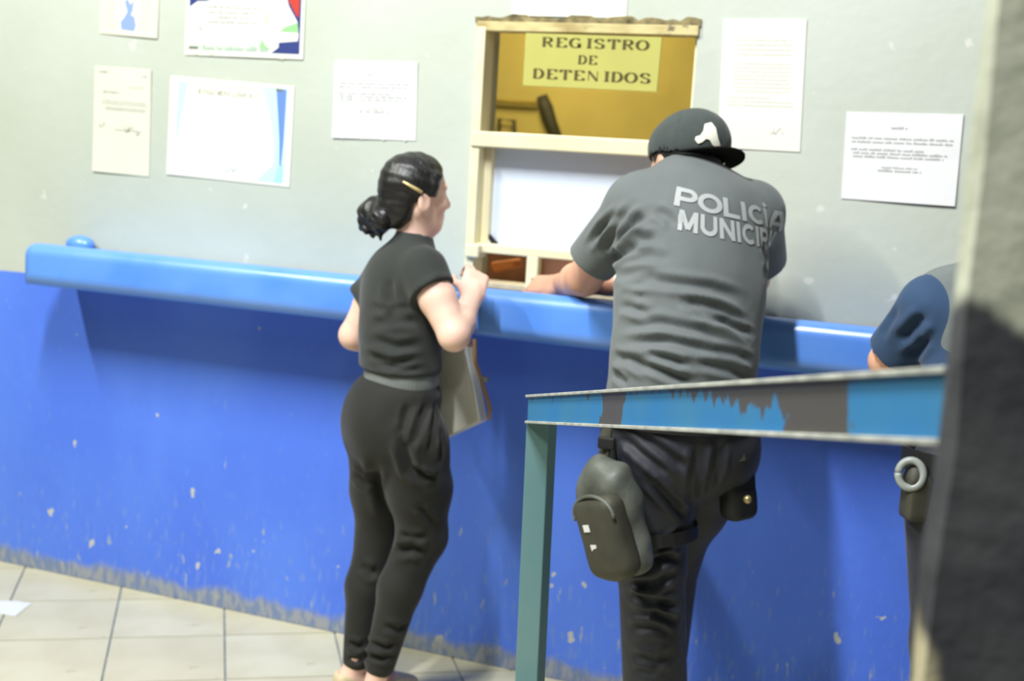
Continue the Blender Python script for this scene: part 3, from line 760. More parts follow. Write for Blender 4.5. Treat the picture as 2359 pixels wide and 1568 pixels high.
# ================================================================== the woman
Wf = unit((.52, .85, 0)); WF = frame(Wf)             # torso frame
Hf = frame((.62, .78, -.03)); Lf = frame((.66, .75, 0))
woman = empty('person', (wp(860, 1500, -.45)[0], -.45, 0), 'woman in black top and trousers with a low bun, standing at the counter', 'person')
q = lambda px, py, Y: wp(px, py, Y)
shR, elR, wrR = q(978, 622, -.515), q(1046, 772, -.555), q(1086, 688, -.42)
shL, elL, wrL = q(890, 636, -.385), q(815, 772, -.40), q(960, 812, -.29)
neck0, hd = q(950, 585, -.445), q(955, 448, -.43)
hipR, knR, anR = q(945, 1010, -.49), q(968, 1235, -.44), q(876, 1528, -.50)
hipL, knL, anL = q(878, 1015, -.41), q(872, 1235, -.37), q(822, 1518, -.42)
chest, waist, pelv = q(925, 695, -.445), q(926, 835, -.45), q(908, 965, -.45)
lo, hi = bbox([hd, anR, anL, elR, elL, wrR, wrL, shR, knR, [anR[0], anR[1], .0]], .17)
bd = Field(lo, hi, .0045)
hP = head(bd, hd, Hf, .93)
bd.cone(neck0, hd+np.array([0, 0, -.06]), .046, .044, .03)
bd.ell(chest, (.085, .11, .16), WF, .04).ell(waist, (.075, .09, .10), WF, .05).ell(pelv, (.09, .11, .09), Lf, .05)
bd.cone(shL, shR, .040, .040, .03)
for sh, el, wr in ((shR, elR, wrR), (shL, elL, wrL)):
    mid = el+(wr-el)*.35
    bd.chain([sh, sh+(el-sh)*.45, el], [.046, .047, .039], .015).chain([el, mid, wr], [.041, .039, .0255], .012)
for hp, kn, an in ((hipR, knR, anR), (hipL, knL, anL)):
    bd.chain([hp, kn, an], [.07, .045, .030], .02)
    heel = np.array([an[0], an[1], .062])-Lf[0]*.025; toe = heel+Lf[0]*.19; toe[2] = .030
    bd.cone(an, heel, .030, .027, .02).cone(heel, heel+(toe-heel)*.6+np.array([0, 0, .008]), .027, .030, .02).cone(heel+(toe-heel)*.6, toe, .030, .018, .02)
hand(bd, wrR, q(1100, 625, -.36)-wrR, (.55, -.75, .15), 1, [.75, .95, 1.05, 1.1], .92, thumb_side=-1)
hand(bd, wrL, wrL-elL+np.array([0.05, .02, -.05]), (0, 0, 1), 1, 1.0, .9, thumb_side=1)
body, _, _ = sculpt('body', bd, SKIN_W, woman)
# top
f = Field(*bbox([neck0, waist, shR, shL, chest], .22), .005)
f.ell(chest, (.103, .130, .165), WF, .04).ell(chest+WF[0]*.075+WF[1]*.055+np.array([0, 0, -.0]), (.05, .055, .055), WF, .05).ell(chest+WF[0]*.075-WF[1]*.055, (.05, .055, .055), WF, .05)
f.ell(q(922, 800, -.45), (.098, .122, .115), WF, .06).ell(q(924, 845, -.45), (.098, .119, .05), WF, .04)
f.cone(shL, shR, .048, .054, .06).cone(neck0-np.array([0, 0, .03]), q(957, 551, -.44), .066, .053, .035)
sl_R, sl_L = q(1006, 690, -.54), q(842, 690, -.39)
sR = f.like().cone(shR, sl_R, .055, .064, .03); sL = f.like().cone(shL, sl_L, .048, .056, .03)
dR, dL = unit(sl_R-shR+np.array([.02, 0, .0])), unit(sl_L-shL)
sR.clip(q(992, 670, -.54), dR+np.array([0.05, 0, -.25])); sL.clip(q(842, 692, -.39), dL); f.merge(sR, .025).merge(sL, .025)
f.clip(q(925, 850, -.45), (0, 0, -1))
f.cone(q(958, 562, -.44), q(962, 520, -.435), .040, .050, .01, 'sub')
f.ell(neck0+WF[0]*.085+np.array([0, 0, .01]), (.06, .045, .07), WF, .02, 'sub')
cr = [([(848, 778), (915, 800), (1000, 788)], .012, .006), ([(838, 812), (900, 838), (985, 822)], .011, .008), ([(855, 745), (925, 735), (985, 750)], .012, .005),
      ([(896, 640), (900, 690), (925, 735)], .014, .006), ([(843, 838), (930, 852), (1000, 846)], .008, .006), ([(850, 700), (895, 722), (960, 705)], .011, .005), ([(1020, 640), (985, 660), (950, 680)], .008, .003)]
sculpt('shirt', f, M_wshirt, woman, creases(cr))
f = Field(*bbox([waist, pelv], .2), .004)
f.ell(q(924, 870, -.45), (.098, .117, .10), Lf, .02)
f.clip(q(924, 840, -.45), (0, 0, 1)).clip(q(922, 893, -.45), (0, 0, -1))
def rib(V, N, Q):
    ang = np.arctan2(V[:, 1]+.45, V[:, 0]-waist[0]); return .0006*np.sin(ang*70)
sculpt('waistband', f, M_wband, woman, rib)
# trousers
f = Field(*bbox([waist, pelv, anR, anL, knR, hipL, hipR], .19), .005)
f.ell(q(922, 900, -.45), (.103, .120, .06), Lf, .04).ell(pelv, (.110, .132, .115), Lf, .07)
f.ell(q(893, 985, -.45)-Lf[0]*.030+Lf[1]*.045, (.078, .072, .105), Lf, .07).ell(q(893, 985, -.45)-Lf[0]*.030-Lf[1]*.055, (.078, .074, .105), Lf, .07)
f.chain([hipR, hipR+(knR-hipR)*.5+Lf[0]*.012, knR+Lf[0]*.006, knR+(anR-knR)*.4-Lf[0]*.012, anR], [.098, .086, .066, .058, .042], .025)
f.chain([hipL, hipL+(knL-hipL)*.5, knL, knL+(anL-knL)*.4-Lf[0]*.012, anL], [.094, .080, .062, .055, .040], .025)
f.ell(q(985, 1050, -.50), (.045, .04, .085), Lf, .05).ell(q(985, 1110, -.49), (.04, .035, .03), Lf, .03)
f.clip(np.array([0, 0, min(anR[2], anL[2])-.022]), (0, 0, -1))
cr = [([(985, 925), (958, 1000), (940, 1050)], .010, .008), ([(1003, 930), (998, 1005), (985, 1060)], .009, .008), ([(922, 1000), (945, 1080), (1005, 1128)], .014, .014), ([(940, 930), (932, 970), (925, 1010)], .010, .005),
      ([(965, 1165), (985, 1190), (1005, 1215)], .009, .007), ([(905, 1270), (950, 1262), (990, 1278)], .013, .012), ([(860, 1060), (880, 1140), (900, 1210)], .016, .008), ([(918, 1230), (955, 1240), (1000, 1232)], .010, .006),
      ([(848, 1478), (890, 1495), (920, 1478)], .009, .009), ([(838, 1508), (880, 1516), (915, 1506)], .009, .009), ([(800, 1478), (825, 1490), (848, 1478)], .009, .009), ([(800, 1515), (820, 1522), (840, 1512)], .008, .007),
      ([(880, 1440), (920, 1452), (945, 1430)], .010, .007), ([(1012, 980), (1018, 1030), (1012, 1080)], .008, .006), ([(830, 1300), (855, 1320), (880, 1310)], .012, .007), ([(960, 1080), (985, 1100), (1012, 1095)], .008, .008), ([(810, 1090), (840, 1110), (870, 1100)], .012, .006)]
sculpt('trousers', f, M_wpants, woman, creases(cr))
for an in (anR, anL):
    heel = np.array([an[0], an[1], .030])-Lf[0]*.030; ft = Field(*bbox([heel, heel+Lf[0]*.22], .09), .005)
    ft.cone(heel, heel+Lf[0]*.2-np.array([0, 0, .006]), .030, .024, .01).ell(heel+Lf[0]*.13, (.06, .045, .032), Lf, .03).box(heel+np.array([0, 0, .030]), (.034, .032, .03), Lf, .02, .02)
    ft.cone(heel+np.array([0, 0, .05]), heel+Lf[0]*.10+np.array([0, 0, .055]), .022, .020, .006, 'sub').clip(np.array([0, 0, .001]), (0, 0, -1)); sculpt('shoe', ft, M_shoe, woman)
# hair
f = Field(*bbox([hd, hP(-.2, 0, -.1)], .17), .004)
f.ell(hP(-.004, 0, .030), (.097, .081, .085), Hf, .02).ell(hP(-.052, 0, -.035), (.046, .062, .058), Hf, .03)
f.cone(hP(-.075, 0, -.055), hP(-.11, .012, -.075), .035, .026, .02)
f.cone(hP(.03, .078, .055), hP(.012, .084, -.012), .012, .006, .015).cone(hP(.03, -.078, .055), hP(.012, -.084, -.012), .012, .006, .015)
f.ell(hP(.114, 0, -.022), (.080, .105, .100), Hf, .03, 'sub')
for s_ in (1, -1): f.ell(hP(.010, .084*s_, -.055), (.046, .045, .050), Hf, .012, 'sub')
def strands(V, N, Q):
    L = (V-hd)@Hf.T; return .0010*np.sin(110*L[:, 2]+45*L[:, 0]+6*np.sin(30*L[:, 0]))+.0007*np.sin(230*L[:, 2]+60*L[:, 0])
sculpt('hair', f, M_hair, woman, strands)
bc = q(866, 495, -.47); f = Field(bc-.11, bc+.11, .004); rnd = random.Random(3)
f.ell(bc, (.052, .042, .050), None, .02)
for i in range(11):
    a = i*.62; p0 = bc+np.array([math.cos(a)*.036, math.sin(a)*.02, math.sin(a*1.3)*.036]); p1 = bc+np.array([math.cos(a+1.9)*.040, math.sin(a+1.9)*.028, math.sin(a*1.3+1.5)*.040])
    f.cone(p0, p1, .013, .011, .006)
f.cone(bc+[.01, 0, -.045], bc+[.018, 0, -.066], .012, .004, .01).cone(bc+[-.015, 0, -.04], bc+[-.004, 0, -.062], .010, .003, .01)
f.cone(bc+[.03, .01, -.005], hP(-.10, 0, -.07), .026, .034, .02)
sculpt('hair_bun', f, M_hair, woman, lambda V, N, Q: .0022*np.sin(170*V[:, 0]+120*V[:, 2]+3*np.sin(60*V[:, 2])))
p0, p1 = q(928, 418, -.54), q(972, 443, -.545)
def press(p, centre, obj_bvh, off):
    d = Vector(tuple(np.array(centre)-np.array(p))).normalized(); h_ = obj_bvh.ray_cast(Vector(tuple(p))-d*.3, d)
    return np.array(h_[0])-np.array(d)*off if h_[0] is not None else np.array(p)
hair_o = [o for o in woman.children if o.name.startswith('hair') and 'bun' not in o.name][0]
def bvh_of(o):
    me = o.data; return BVHTree.FromPolygons([v.co.copy() for v in me.vertices], [tuple(p.vertices) for p in me.polygons])
hb = bvh_of(hair_o)
def cam_press(px, py, bv, off=.003):
    r = unit(ray(px, py)); h_ = bv.ray_cast(Vector(tuple(CAM)), Vector(tuple(r))); return (np.array(h_[0])-r*off, np.array(h_[1])) if h_[0] is not None else (None, None)
cp = [cam_press(928+(972-928)*t, 418+(443-418)*t, hb, .002) for t in (0, .33, .66, 1)]
cp = [c for c in cp if c[0] is not None]
if len(cp) > 1: put('hair_clip', tube_me([c[0] for c in cp], [.003, .004, .0045, .005][:len(cp)], 8), M_gold, woman)

# handbag held in front of her
A = [q(1008, 806, -.335), q(1070, 798, -.335), q(1103, 974, -.335), q(990, 1026, -.335)]
off = np.array([.006, .045, 0.0])
bag = empty('handbag', (float(A[2][0]), -.31, float(A[2][2])), 'grey beige handbag with tan trim hanging at the woman\'s front', 'handbag')
bm_me = hexa_me(A, [A[0]+off, A[1]+off*1.1, A[2]+off*1.2, A[3]+off*1.2], .008, 3); put('bag_body', bm_me, M_leather, bag)
put('tan_edge', tube_me([A[1]+off*1.12+[0, 0, .015], q(1094, 835, -.30), A[1]*.5+A[2]*.5+off*1.25, A[2]+off*1.3+[0, 0, .03], A[2]+off*1.2], [.007, .007, .006, .006, .005], 8), M_tan, bag)
put('white_piping', tube_me([A[1]+[.004, -.002, -.01], A[1]*.5+A[2]*.5+[.005, -.003, 0], A[2]+[.003, -.002, .004]], .0045, 8), mat('white_piping', (.85, .85, .82), .35), bag)
put('stud', tube_me([A[1]*.55+A[2]*.45+off*1.2, A[1]*.55+A[2]*.45+off*1.2+np.array([.02, 0, 0])], .008, 8), M_silver, bag)
hnd = [A[1]+off*.6+[-.004, 0, -.005], q(1082, 770, -.30), q(1062, 740, -.30), q(1030, 748, -.30), A[0]+off*.6+[.01, 0, -.005]]
put('strap', strip_me(hnd, [-1*np.array([.3, 1, 0])]*5, .014, .004), M_tan, bag)

# ================================================================== police officer at the window
Pf = frame((-.50, .866, 0)); Plean = frame((-.50, .866, 0), unit((-.10, .30, 1)))
pol = empty('person', (wp(1510, 1560, -.62)[0], -.62, 0), 'man in dark police shirt and backwards cap leaning on the counter', 'person')
shR, elR, wrR = q(1735, 490, -.33), q(1730, 640, -.12), q(1405, 655, -.14)
shL, elL, wrL = q(1470, 478, -.48), q(1346, 640, -.245), q(1296, 655, -.10)
neck0, hd = q(1585, 440, -.41), q(1577, 378, -.36)
chest, mid_, waist, pelv = q(1600, 545, -.47), q(1588, 690, -.54), q(1575, 830, -.58), q(1562, 990, -.60)
hipL, knL, anL = q(1490, 1040, -.64), q(1500, 1290, -.62), q(1510, 1610, -.60)
hipR, knR, anR = q(1640, 1035, -.54), q(1545, 1270, -.42), q(1515, 1560, -.34)
lo, hi = bbox([hd, anR, anL, elR, elL, wrR, wrL, shR, shL, [anL[0], anL[1], 0], hd+np.array([0, 0, .05])], .16); lo[2] = -.02
bd = Field(lo, hi, .0052)
PH = frame((-.74, .66, -.12), unit((-.10, .16, 1))); pP = head(bd, hd, PH, .98)
bd.cone(neck0, pP(-.03, 0, -.05), .062, .058, .03)
bd.ell(chest, (.11, .155, .17), Plean, .05).ell(mid_, (.125, .155, .14), Plean, .05).ell(waist, (.13, .15, .13), Pf, .05).ell(pelv, (.11, .14, .11), Pf, .05).cone(shL, shR, .055, .055, .04)
for sh, el, wr in ((shR, elR, wrR), (shL, elL, wrL)):
    md_ = el+(wr-el)*.35
    bd.chain([sh, sh+(el-sh)*.45, el], [.058, .058, .047], .02).chain([el, md_, wr], [.048, .046, .031], .015)
for hp, kn, an in ((hipR, knR, anR), (hipL, knL, anL)):
    bd.chain([hp, kn, an], [.08, .055, .036], .02)
    heel = np.array([an[0], an[1], .045])-Pf[0]*.03; toe = heel+Pf[0]*.23; toe[2] = .038
    bd.cone(an, heel, .036, .034, .02).cone(heel, toe, .034, .030, .02)
hand(bd, wrL, np.array([-.70, .04, -.10]), (.15, -.5, .85), 1, [.75, .85, .9, .95], 1.05, thumb_side=-1, r=.0095)
hand(bd, wrR, wrR-elR, (.1, -.35, .9), 1, [.6, .7, .75, .8], 1.05, thumb_side=1, r=.0095)
body, _, _ = sculpt('body', bd, SKIN_P, pol)
# shirt
f = Field(*bbox([chest, pelv, shR, shL, neck0, elL], .24), .0055)
f.ell(chest, (.138, .182, .185), Plean, .06).ell(mid_, (.148, .182, .17), Plean, .07).ell(waist, (.158, .176, .15), Pf, .06).ell(q(1566, 930, -.595), (.155, .176, .10), Pf, .05)
f.cone(shL, shR, .075, .070, .07).cone(neck0-np.array([0, 0, .04]), q(1582, 420, -.40), .10, .078, .05)
slL, slR = q(1350, 618, -.36), q(1745, 600, -.20)
sL = f.like().cone(shL, slL, .075, .066, .04); sR = f.like().cone(shR, slR, .072, .075, .04)
sL.clip(q(1362, 602, -.36), unit((slL-shL)*[1, .35, 1.25])); sR.clip(q(1745, 600, -.20), unit(slR-shR)); f.merge(sL, .035).merge(sR, .035)
f.clip(q(1560, 972, -.6), (0, 0, -1))
f.cone(q(1582, 436, -.40), q(1578, 385, -.38), .056, .066, .01, 'sub')
cr = [([(1398, 640), (1470, 628), (1540, 632)], .011, .006), ([(1396, 662), (1500, 646), (1640, 664), (1745, 700)], .012, .008), ([(1400, 682), (1450, 680), (1500, 690)], .010, .006),
      ([(1398, 700), (1450, 705), (1520, 738)], .011, .008), ([(1560, 688), (1650, 712), (1745, 760)], .012, .011), ([(1590, 715), (1670, 742), (1745, 788)], .010, .010), ([(1640, 730), (1700, 752), (1748, 776)], .008, .007),
      ([(1430, 752), (1520, 745), (1620, 765), (1745, 832)], .012, .008), ([(1430, 790), (1540, 785), (1650, 810), (1745, 855)], .012, .009), ([(1400, 815), (1450, 830), (1510, 868)], .010, .011),
      ([(1430, 806), (1500, 845), (1560, 870), (1620, 885)], .010, .011), ([(1478, 812), (1540, 828), (1610, 848)], .009, .009), ([(1392, 850), (1425, 866), (1450, 890)], .009, .009), ([(1600, 830), (1680, 850), (1745, 884)], .011, .009),
      ([(1640, 800), (1700, 815), (1745, 838)], .009, .006), ([(1420, 562), (1455, 515), (1500, 485)], .013, .013), ([(1392, 580), (1420, 520), (1470, 460)], .012, .010), ([(1432, 575), (1470, 550), (1530, 548)], .012, .011),
      ([(1412, 598), (1445, 578), (1490, 562)], .012, .012), ([(1365, 556), (1400, 510), (1440, 478)], .010, .008), ([(1505, 482), (1540, 500), (1560, 530)], .011, .006), ([(1350, 570), (1380, 530), (1400, 505)], .009, .006),
      ([(1440, 600), (1500, 590), (1560, 600)], .012, .004), ([(1755, 560), (1765, 600), (1760, 650)], .010, .006)]
shirt_o, SV, SQ = sculpt('shirt', f, M_pshirt, pol, creases(cr))
# collar stand
f = Field(*bbox([neck0, hd], .14), .0045)
f.cone(q(1580, 428, -.40), q(1576, 405, -.38), .080, .074, .01).cone(q(1580, 450, -.41), q(1574, 385, -.37), .066, .063, .004, 'sub')
f.clip(q(1576, 404, -.38), (-.10, .35, 1))
sculpt('collar', f, M_pshirt, pol)
# lettering on the back, wrapped round the shirt
sb = bvh_of(shirt_o)
GS = {'P': [[(.12, 0), (.12, 1)], [(.12, .89), (.52, .89)]+arc(.52, .66, .26, .23, 90, -90)+[(.12, .43)]], 'O': [arc(.5, .5, .40, .39, 0, 360, 28)], 'L': [[(.12, 0), (.12, 1)], [(.12, .11), (.74, .11)]],
      'I': [[(.13, 0), (.13, 1)]], 'C': [arc(.5, .5, .39, .39, 48, 312, 22)], 'A': [[(.08, 0), (.44, .98)], [(.56, .98), (.92, 0)], [(.25, .30), (.75, .30)], [(.40, .90), (.60, .90)]],
      'M': [[(.12, 0), (.12, 1)], [(.15, .95), (.5, .12)], [(.5, .12), (.85, .95)], [(.88, 0), (.88, 1)]], 'U': [[(.12, 1), (.12, .40)]+arc(.46, .42, .34, .31, 180, 360)+[(.80, 1)]], 'N': [[(.12, 0), (.12, 1)], [(.12, .96), (.78, .04)], [(.78, 0), (.78, 1)]]}
GS['Í'] = GS['I']+[[(.10, 1.10), (.26, 1.24)]]
GW = {'P': .90, 'O': 1.04, 'L': .82, 'I': .36, 'Í': .36, 'C': 1.0, 'A': 1.04, 'M': 1.10, 'U': 1.02, 'N': 1.0}
def text_mesh(s, w=.215):
    bm = bmesh.new(); x = 0
    for ch in s:
        for pl in GS[ch]:
            for (x0, y0), (x1, y1) in zip(pl, pl[1:]):
                l = max(math.hypot(x1-x0, y1-y0), 1e-5); n_ = max(1, int(l/.15)); nx, ny = -(y1-y0)/l*w/2, (x1-x0)/l*w/2; ex = .02 if n_ == 1 else 0
                for k in range(n_):
                    a0, a1 = k/n_, (k+1)/n_; ax, ay = x0+(x1-x0)*a0, y0+(y1-y0)*a0; bx_, by = x0+(x1-x0)*a1, y0+(y1-y0)*a1; dx, dy = (x1-x0)/l*ex, (y1-y0)/l*ex
                    bm.faces.new([bm.verts.new((x+ax+nx*t_-dx, ay+ny*t_-dy, 0)) for t_ in (1, 0, -1)]+[bm.verts.new((x+bx_+nx*t_+dx, by+ny*t_+dy, 0)) for t_ in (-1, 0, 1)])
        x += GW[ch]
    bmesh.ops.triangulate(bm, faces=bm.faces[:]); return bm
def wrap_text(s, pxa, pxb, hgt, width, name):
    """pxa: photo point of the first letter's foot; runs round the torso, falling slightly"""
    bm = text_mesh(s); xs = [v.co.x for v in bm.verts]; x0, x1 = min(xs), max(xs); cap = max(v.co.y for v in bm.verts if True); caph = 1.0
    hit, nrm = cam_press(*pxa, sb); hit2, _ = cam_press(*pxb, sb)
    axis = chest[:2]; a0 = math.atan2(hit[1]-axis[1], hit[0]-axis[0]); R0 = math.hypot(*(hit[:2]-axis))
    slope = (hit2[2]-hit[2])/max(abs((math.atan2(hit2[1]-axis[1], hit2[0]-axis[0])-a0)*R0), 1e-3)
    for v in bm.verts:
        arc_ = (v.co.x-x0)/(x1-x0)*width; ang = a0+arc_/R0; z = hit[2]+slope*arc_+v.co.y/caph*hgt
        lean = (z-chest[2])*np.array([-.10, .30]); cxy = axis+lean
        d = Vector((-math.cos(ang), -math.sin(ang), 0)); h_ = sb.ray_cast(Vector((cxy[0], cxy[1], z))-d*.6, d)
        if h_[0] is not None: v.co = h_[0]+h_[1]*.0022
        else: v.co = Vector((cxy[0], cxy[1], z))-d*.18
    me = mesh_of(bm); put(name, me, M_letter, shirt_o)
wrap_text('POLICÍA', (1561, 474), (1720, 512), .043, .300, 'lettering')
wrap_text('MUNICIPAL', (1562, 530), (1720, 562), .046, .352, 'lettering')
# trousers
f = Field(*bbox([waist, pelv, hipR, knR, anR, anL, hipL], .2), .0055)
f.ell(q(1565, 950, -.60), (.145, .168, .08), Pf, .05).ell(pelv, (.150, .170, .13), Pf, .06)
f.chain([hipL, hipL+(knL-hipL)*.5, knL, anL], [.112, .100, .080, .078], .03).chain([hipR, hipR+(knR-hipR)*.5, knR, anR], [.112, .092, .075, .07], .03)
f.ell(q(1530, 1050, -.66), (.10, .10, .10), Pf, .05).ell(q(1650, 1040, -.60), (.09, .09, .10), Pf, .05)
f.clip(np.array([0, 0, .09]), (0, 0, -1))
cr = [([(1425, 1000), (1500, 1060), (1560, 1105)], .012, .011), ([(1455, 990), (1540, 1050), (1600, 1090)], .012, .010), ([(1490, 1100), (1550, 1160), (1590, 1205)], .011, .010), ([(1610, 1020), (1600, 1110), (1585, 1190)], .013, .008), ([(1660, 1010), (1650, 1080), (1620, 1150)], .012, .007),
      ([(1440, 1312), (1500, 1300), (1572, 1262)], .010, .010), ([(1445, 1345), (1510, 1345), (1575, 1308)], .010, .012), ([(1450, 1368), (1510, 1388), (1575, 1395)], .010, .012), ([(1465, 1412), (1520, 1418), (1575, 1440)], .010, .011), ([(1470, 1390), (1500, 1400), (1530, 1425)], .009, .008),
      ([(1450, 1450), (1500, 1440), (1560, 1460)], .011, .008), ([(1455, 1510), (1510, 1525), (1560, 1500)], .012, .008), ([(1520, 1270), (1550, 1235), (1580, 1205)], .009, .009), ([(1460, 1540), (1500, 1548), (1540, 1535)], .010, .006), ([(1500, 1290), (1540, 1285), (1575, 1292)], .009, .008)]
sculpt('trousers', f, M_ppants, pol, creases(cr))
for an in (anR, anL):
    heel = np.array([an[0], an[1], .05])-Pf[0]*.035; ft = Field(*bbox([heel, heel+Pf[0]*.25, an], .1), .006)
    ft.cone(np.array([an[0], an[1], .16]), heel+[0, 0, .01], .052, .050, .03).cone(heel, heel+Pf[0]*.22-np.array([0, 0, .005]), .050, .044, .03).clip(np.array([0, 0, .001]), (0, 0, -1)); sculpt('boot', ft, M_boot, pol)
belt_c = q(1562, 945, -.60)
pts, nn = [], []
for i in range(41):
    a = 2*math.pi*i/40; d = Pf[0]*math.cos(a)*.168+Pf[1]*math.sin(a)*.188; pts.append(belt_c+d); nn.append(d)
put('belt', strip_me(pts, nn, .045, .008), M_black, pol)
# hair and cap
f = Field(*bbox([hd], .17), .0045)
f.ell(pP(-.010, 0, .018), (.098, .079, .088), PH, .01).ell(pP(.105, 0, -.03), (.09, .1, .11), PH, .01, 'sub').clip(pP(0, 0, -.045), -PH[2])
for s_ in (1, -1): f.ell(pP(.005, .085*s_, -.04), (.038, .04, .05), PH, .01, 'sub')
sculpt('hair', f, M_hair, pol)
CF = frame((.84, -.54, 0), unit((-.05, .30, 1)))     # worn backwards: peak towards the room
cc = pP(-.012, 0, .040)
f = Field(cc-.17, cc+.17, .0045)
f.ell(cc, (.110, .088, .086), CF, .01).ell(cc+CF[0]*.025+CF[2]*.012, (.088, .074, .077), CF, .03)
f.clip(cc-CF[2]*.038, -CF[2])
f.ell(cc-CF[2]*.02, (.101, .080, .077), CF, .005, 'sub')
def seams(V, N, Q):
    L = (V-cc)@CF.T; a = np.arctan2(L[:, 1], L[:, 0]); return -.0022*np.exp(-(np.sin(3*a)/.09)**2)
cap, CV, CQ = sculpt('cap', f, M_cap, pol, seams)
vs, fs = [], []; nb = 18
for layer in (0, 1):
    for i in range(nb+1):
        a = R_(-72+144*i/nb); rim = cc-CF[2]*.036+CF[0]*math.cos(a)*.104+CF[1]*math.sin(a)*.084
        for t in (0, .5, 1):
            ext = .070*math.cos(a*.95)**.6*t if math.cos(a*.95) > 0 else 0
            dz = .004*t-.008*(math.sin(a)**2)*t
            vs.append(rim+CF[0]*ext+CF[1]*math.sin(a)*.004*t+CF[2]*(dz-.004*layer))
Nn = 3*(nb+1)
for i in range(nb):
    for t in range(2):
        k = i*3+t; fs.append((k, k+3, k+4, k+1)); fs.append((Nn+k, Nn+k+1, Nn+k+4, Nn+k+3))
    k = i*3; fs.append((k+2, k+5, Nn+k+5, Nn+k+2)); fs.append((k+3, k, Nn+k, Nn+k+3))
fs.append((0, 1, Nn+1, Nn)); fs.append((1, 2, Nn+2, Nn+1)); k = nb*3; fs.append((k+1, k, Nn+k, Nn+k+1)); fs.append((k+2, k+1, Nn+k+1, Nn+k+2))
put('brim', pydata('brim', vs, fs, False), M_capdark, cap)
cb = bvh_of(cap)
E_poly = [(1623, 287), (1638, 283), (1648, 296), (1653, 320), (1659, 337), (1650, 341), (1640, 333), (1634, 322), (1626, 320), (1618, 327), (1608, 331), (1601, 322), (1603, 315), (1613, 312), (1620, 302)]
bm = bmesh.new(); bv_ = [bm.verts.new((x, y, 0)) for x, y in E_poly]; bm.faces.new(bv_); bmesh.ops.triangulate(bm, faces=bm.faces[:])
for _ in range(2): bmesh.ops.subdivide_edges(bm, edges=[e for e in bm.edges if e.calc_length() > 8], cuts=1); bmesh.ops.triangulate(bm, faces=bm.faces[:])
ok = True
for v in bm.verts:
    h_, n_ = cam_press(v.co.x, v.co.y, cb, 0)
    if h_ is None: h_ = wp(v.co.x, v.co.y, -.44); n_ = np.zeros(3)
    v.co = Vector(tuple(h_+n_*.003))
put('cap_emblem', mesh_of(bm), M_emblem, cap)
# watch on right wrist
wd1 = unit(wrR-elR); w0 = wrR-wd1*.03
put('wristwatch', tube_me([w0-wd1*.009, w0+wd1*.009], .037, 16), M_strapw, pol)

# thigh pouch on his left leg
pu = unit(q(1378, 1060, -.80)-q(1450, 1318, -.80)); pn = np.array([-.55, -.83, 0]); PB = frame(pn, pu); pc = q(1418, 1195, -.79)
pouch = empty('thigh_pouch', pc, 'black zipped pouch strapped to the capped man\'s left thigh', 'pouch')
f = Field(pc-.19, pc+.19, .0045)
f.box(pc, (.042, .080, .128), PB, .04, .01).ell(pc+PB[2]*.07, (.040, .072, .075), PB, .03)
f.clip(pc+PB[2]*.02+PB[1]*-.0, (0, 0, 0.0001)) if False else None
sculpt('pouch_body', f, M_bagblk, pouch, lambda V, N, Q: .004*np.sin(45*V[:, 2]+30*V[:, 0])+.003*np.sin(90*V[:, 0]-40*V[:, 2]))
fc = pc+PB[0]*.045-PB[2]*.025+PB[1]*.012
f = Field(fc-.15, fc+.15, .0045); f.box(fc, (.034, .070, .095), PB, .03, .01).ell(fc-PB[2]*.05, (.034, .062, .055), PB, .02)
fp, _, _ = sculpt('front_pocket', f, M_bagdk, pouch)
ang = [R_(a) for a in range(-10, 191, 10)]
put('zip', tube_me([fc+PB[0]*.022+PB[1]*math.cos(a)*.070+PB[2]*(.052+math.sin(a)*.046) for a in ang], .0045, 6), M_bagblk, fp)
for dx, dz in ((.02, .028), (.012, -.018)):
    p_ = fc+PB[0]*.0345-PB[1]*dx+PB[2]*dz; put('patch', hexa_me([p_+PB[1]*a*.010+PB[2]*b*.008 for a, b in ((-1, -1), (1, -1), (1, 1), (-1, 1))], [p_+PB[0]*.002+PB[1]*a*.010+PB[2]*b*.008 for a, b in ((-1, -1), (1, -1), (1, 1), (-1, 1))]), M_paper, fp)
top = pc+PB[2]*.135
put('hanger_strap', strip_me([top-PB[2]*.02, q(1397, 1030, -.78), q(1402, 985, -.76)], [-1*np.array([.55, .83, 0])]*3, .034, .006), M_bagdk, pouch)
put('buckle', box_me(q(1397, 1020, -.795)-[.02, .006, .014], q(1397, 1020, -.795)+[.02, .006, .014], .004), M_black, pouch)
lc = knL+(hipL-knL)*.25; pts, nn = [], []
for i in range(25):
    a = 2*math.pi*i/24; d = np.array([math.cos(a), math.sin(a), .12*math.cos(a)])*.108; pts.append(hipL+(knL-hipL)*.72+d); nn.append(d)
put('thigh_strap', strip_me(pts, nn, .03, .005), M_black, pouch)

# holster on his right side
hc = q(1700, 1090, -.60)
hol = empty('pistol_holster', hc, 'black drop leg holster on the capped man\'s right hip', 'holster')
f = Field(hc-.2, hc+.2, .0045)
HF = frame((.8, -.55, 0), unit((-.12, 0, 1)))
f.box(hc-[.0, 0, .02], (.026, .045, .085), HF, .02, .01).box(hc+[.012, 0, -.075], (.022, .032, .03), HF, .015, .02)
sculpt('holster_body', f, M_black, hol)
put('hanger_strap', strip_me([q(1688, 985, -.65), q(1698, 1020, -.66), q(1706, 1062, -.66)], [np.array([.6, -.8, 0])]*3, .022, .005), M_bagdk, hol)
gp = q(1722, 1150, -.655); bm = bmesh.new(); bmesh.ops.create_uvsphere(bm, u_segments=12, v_segments=8, radius=.010)
for v in bm.verts: v.co = v.co+Vector(tuple(gp))
put('brass_snap', mesh_of(bm, smooth=True), M_metal, hol)
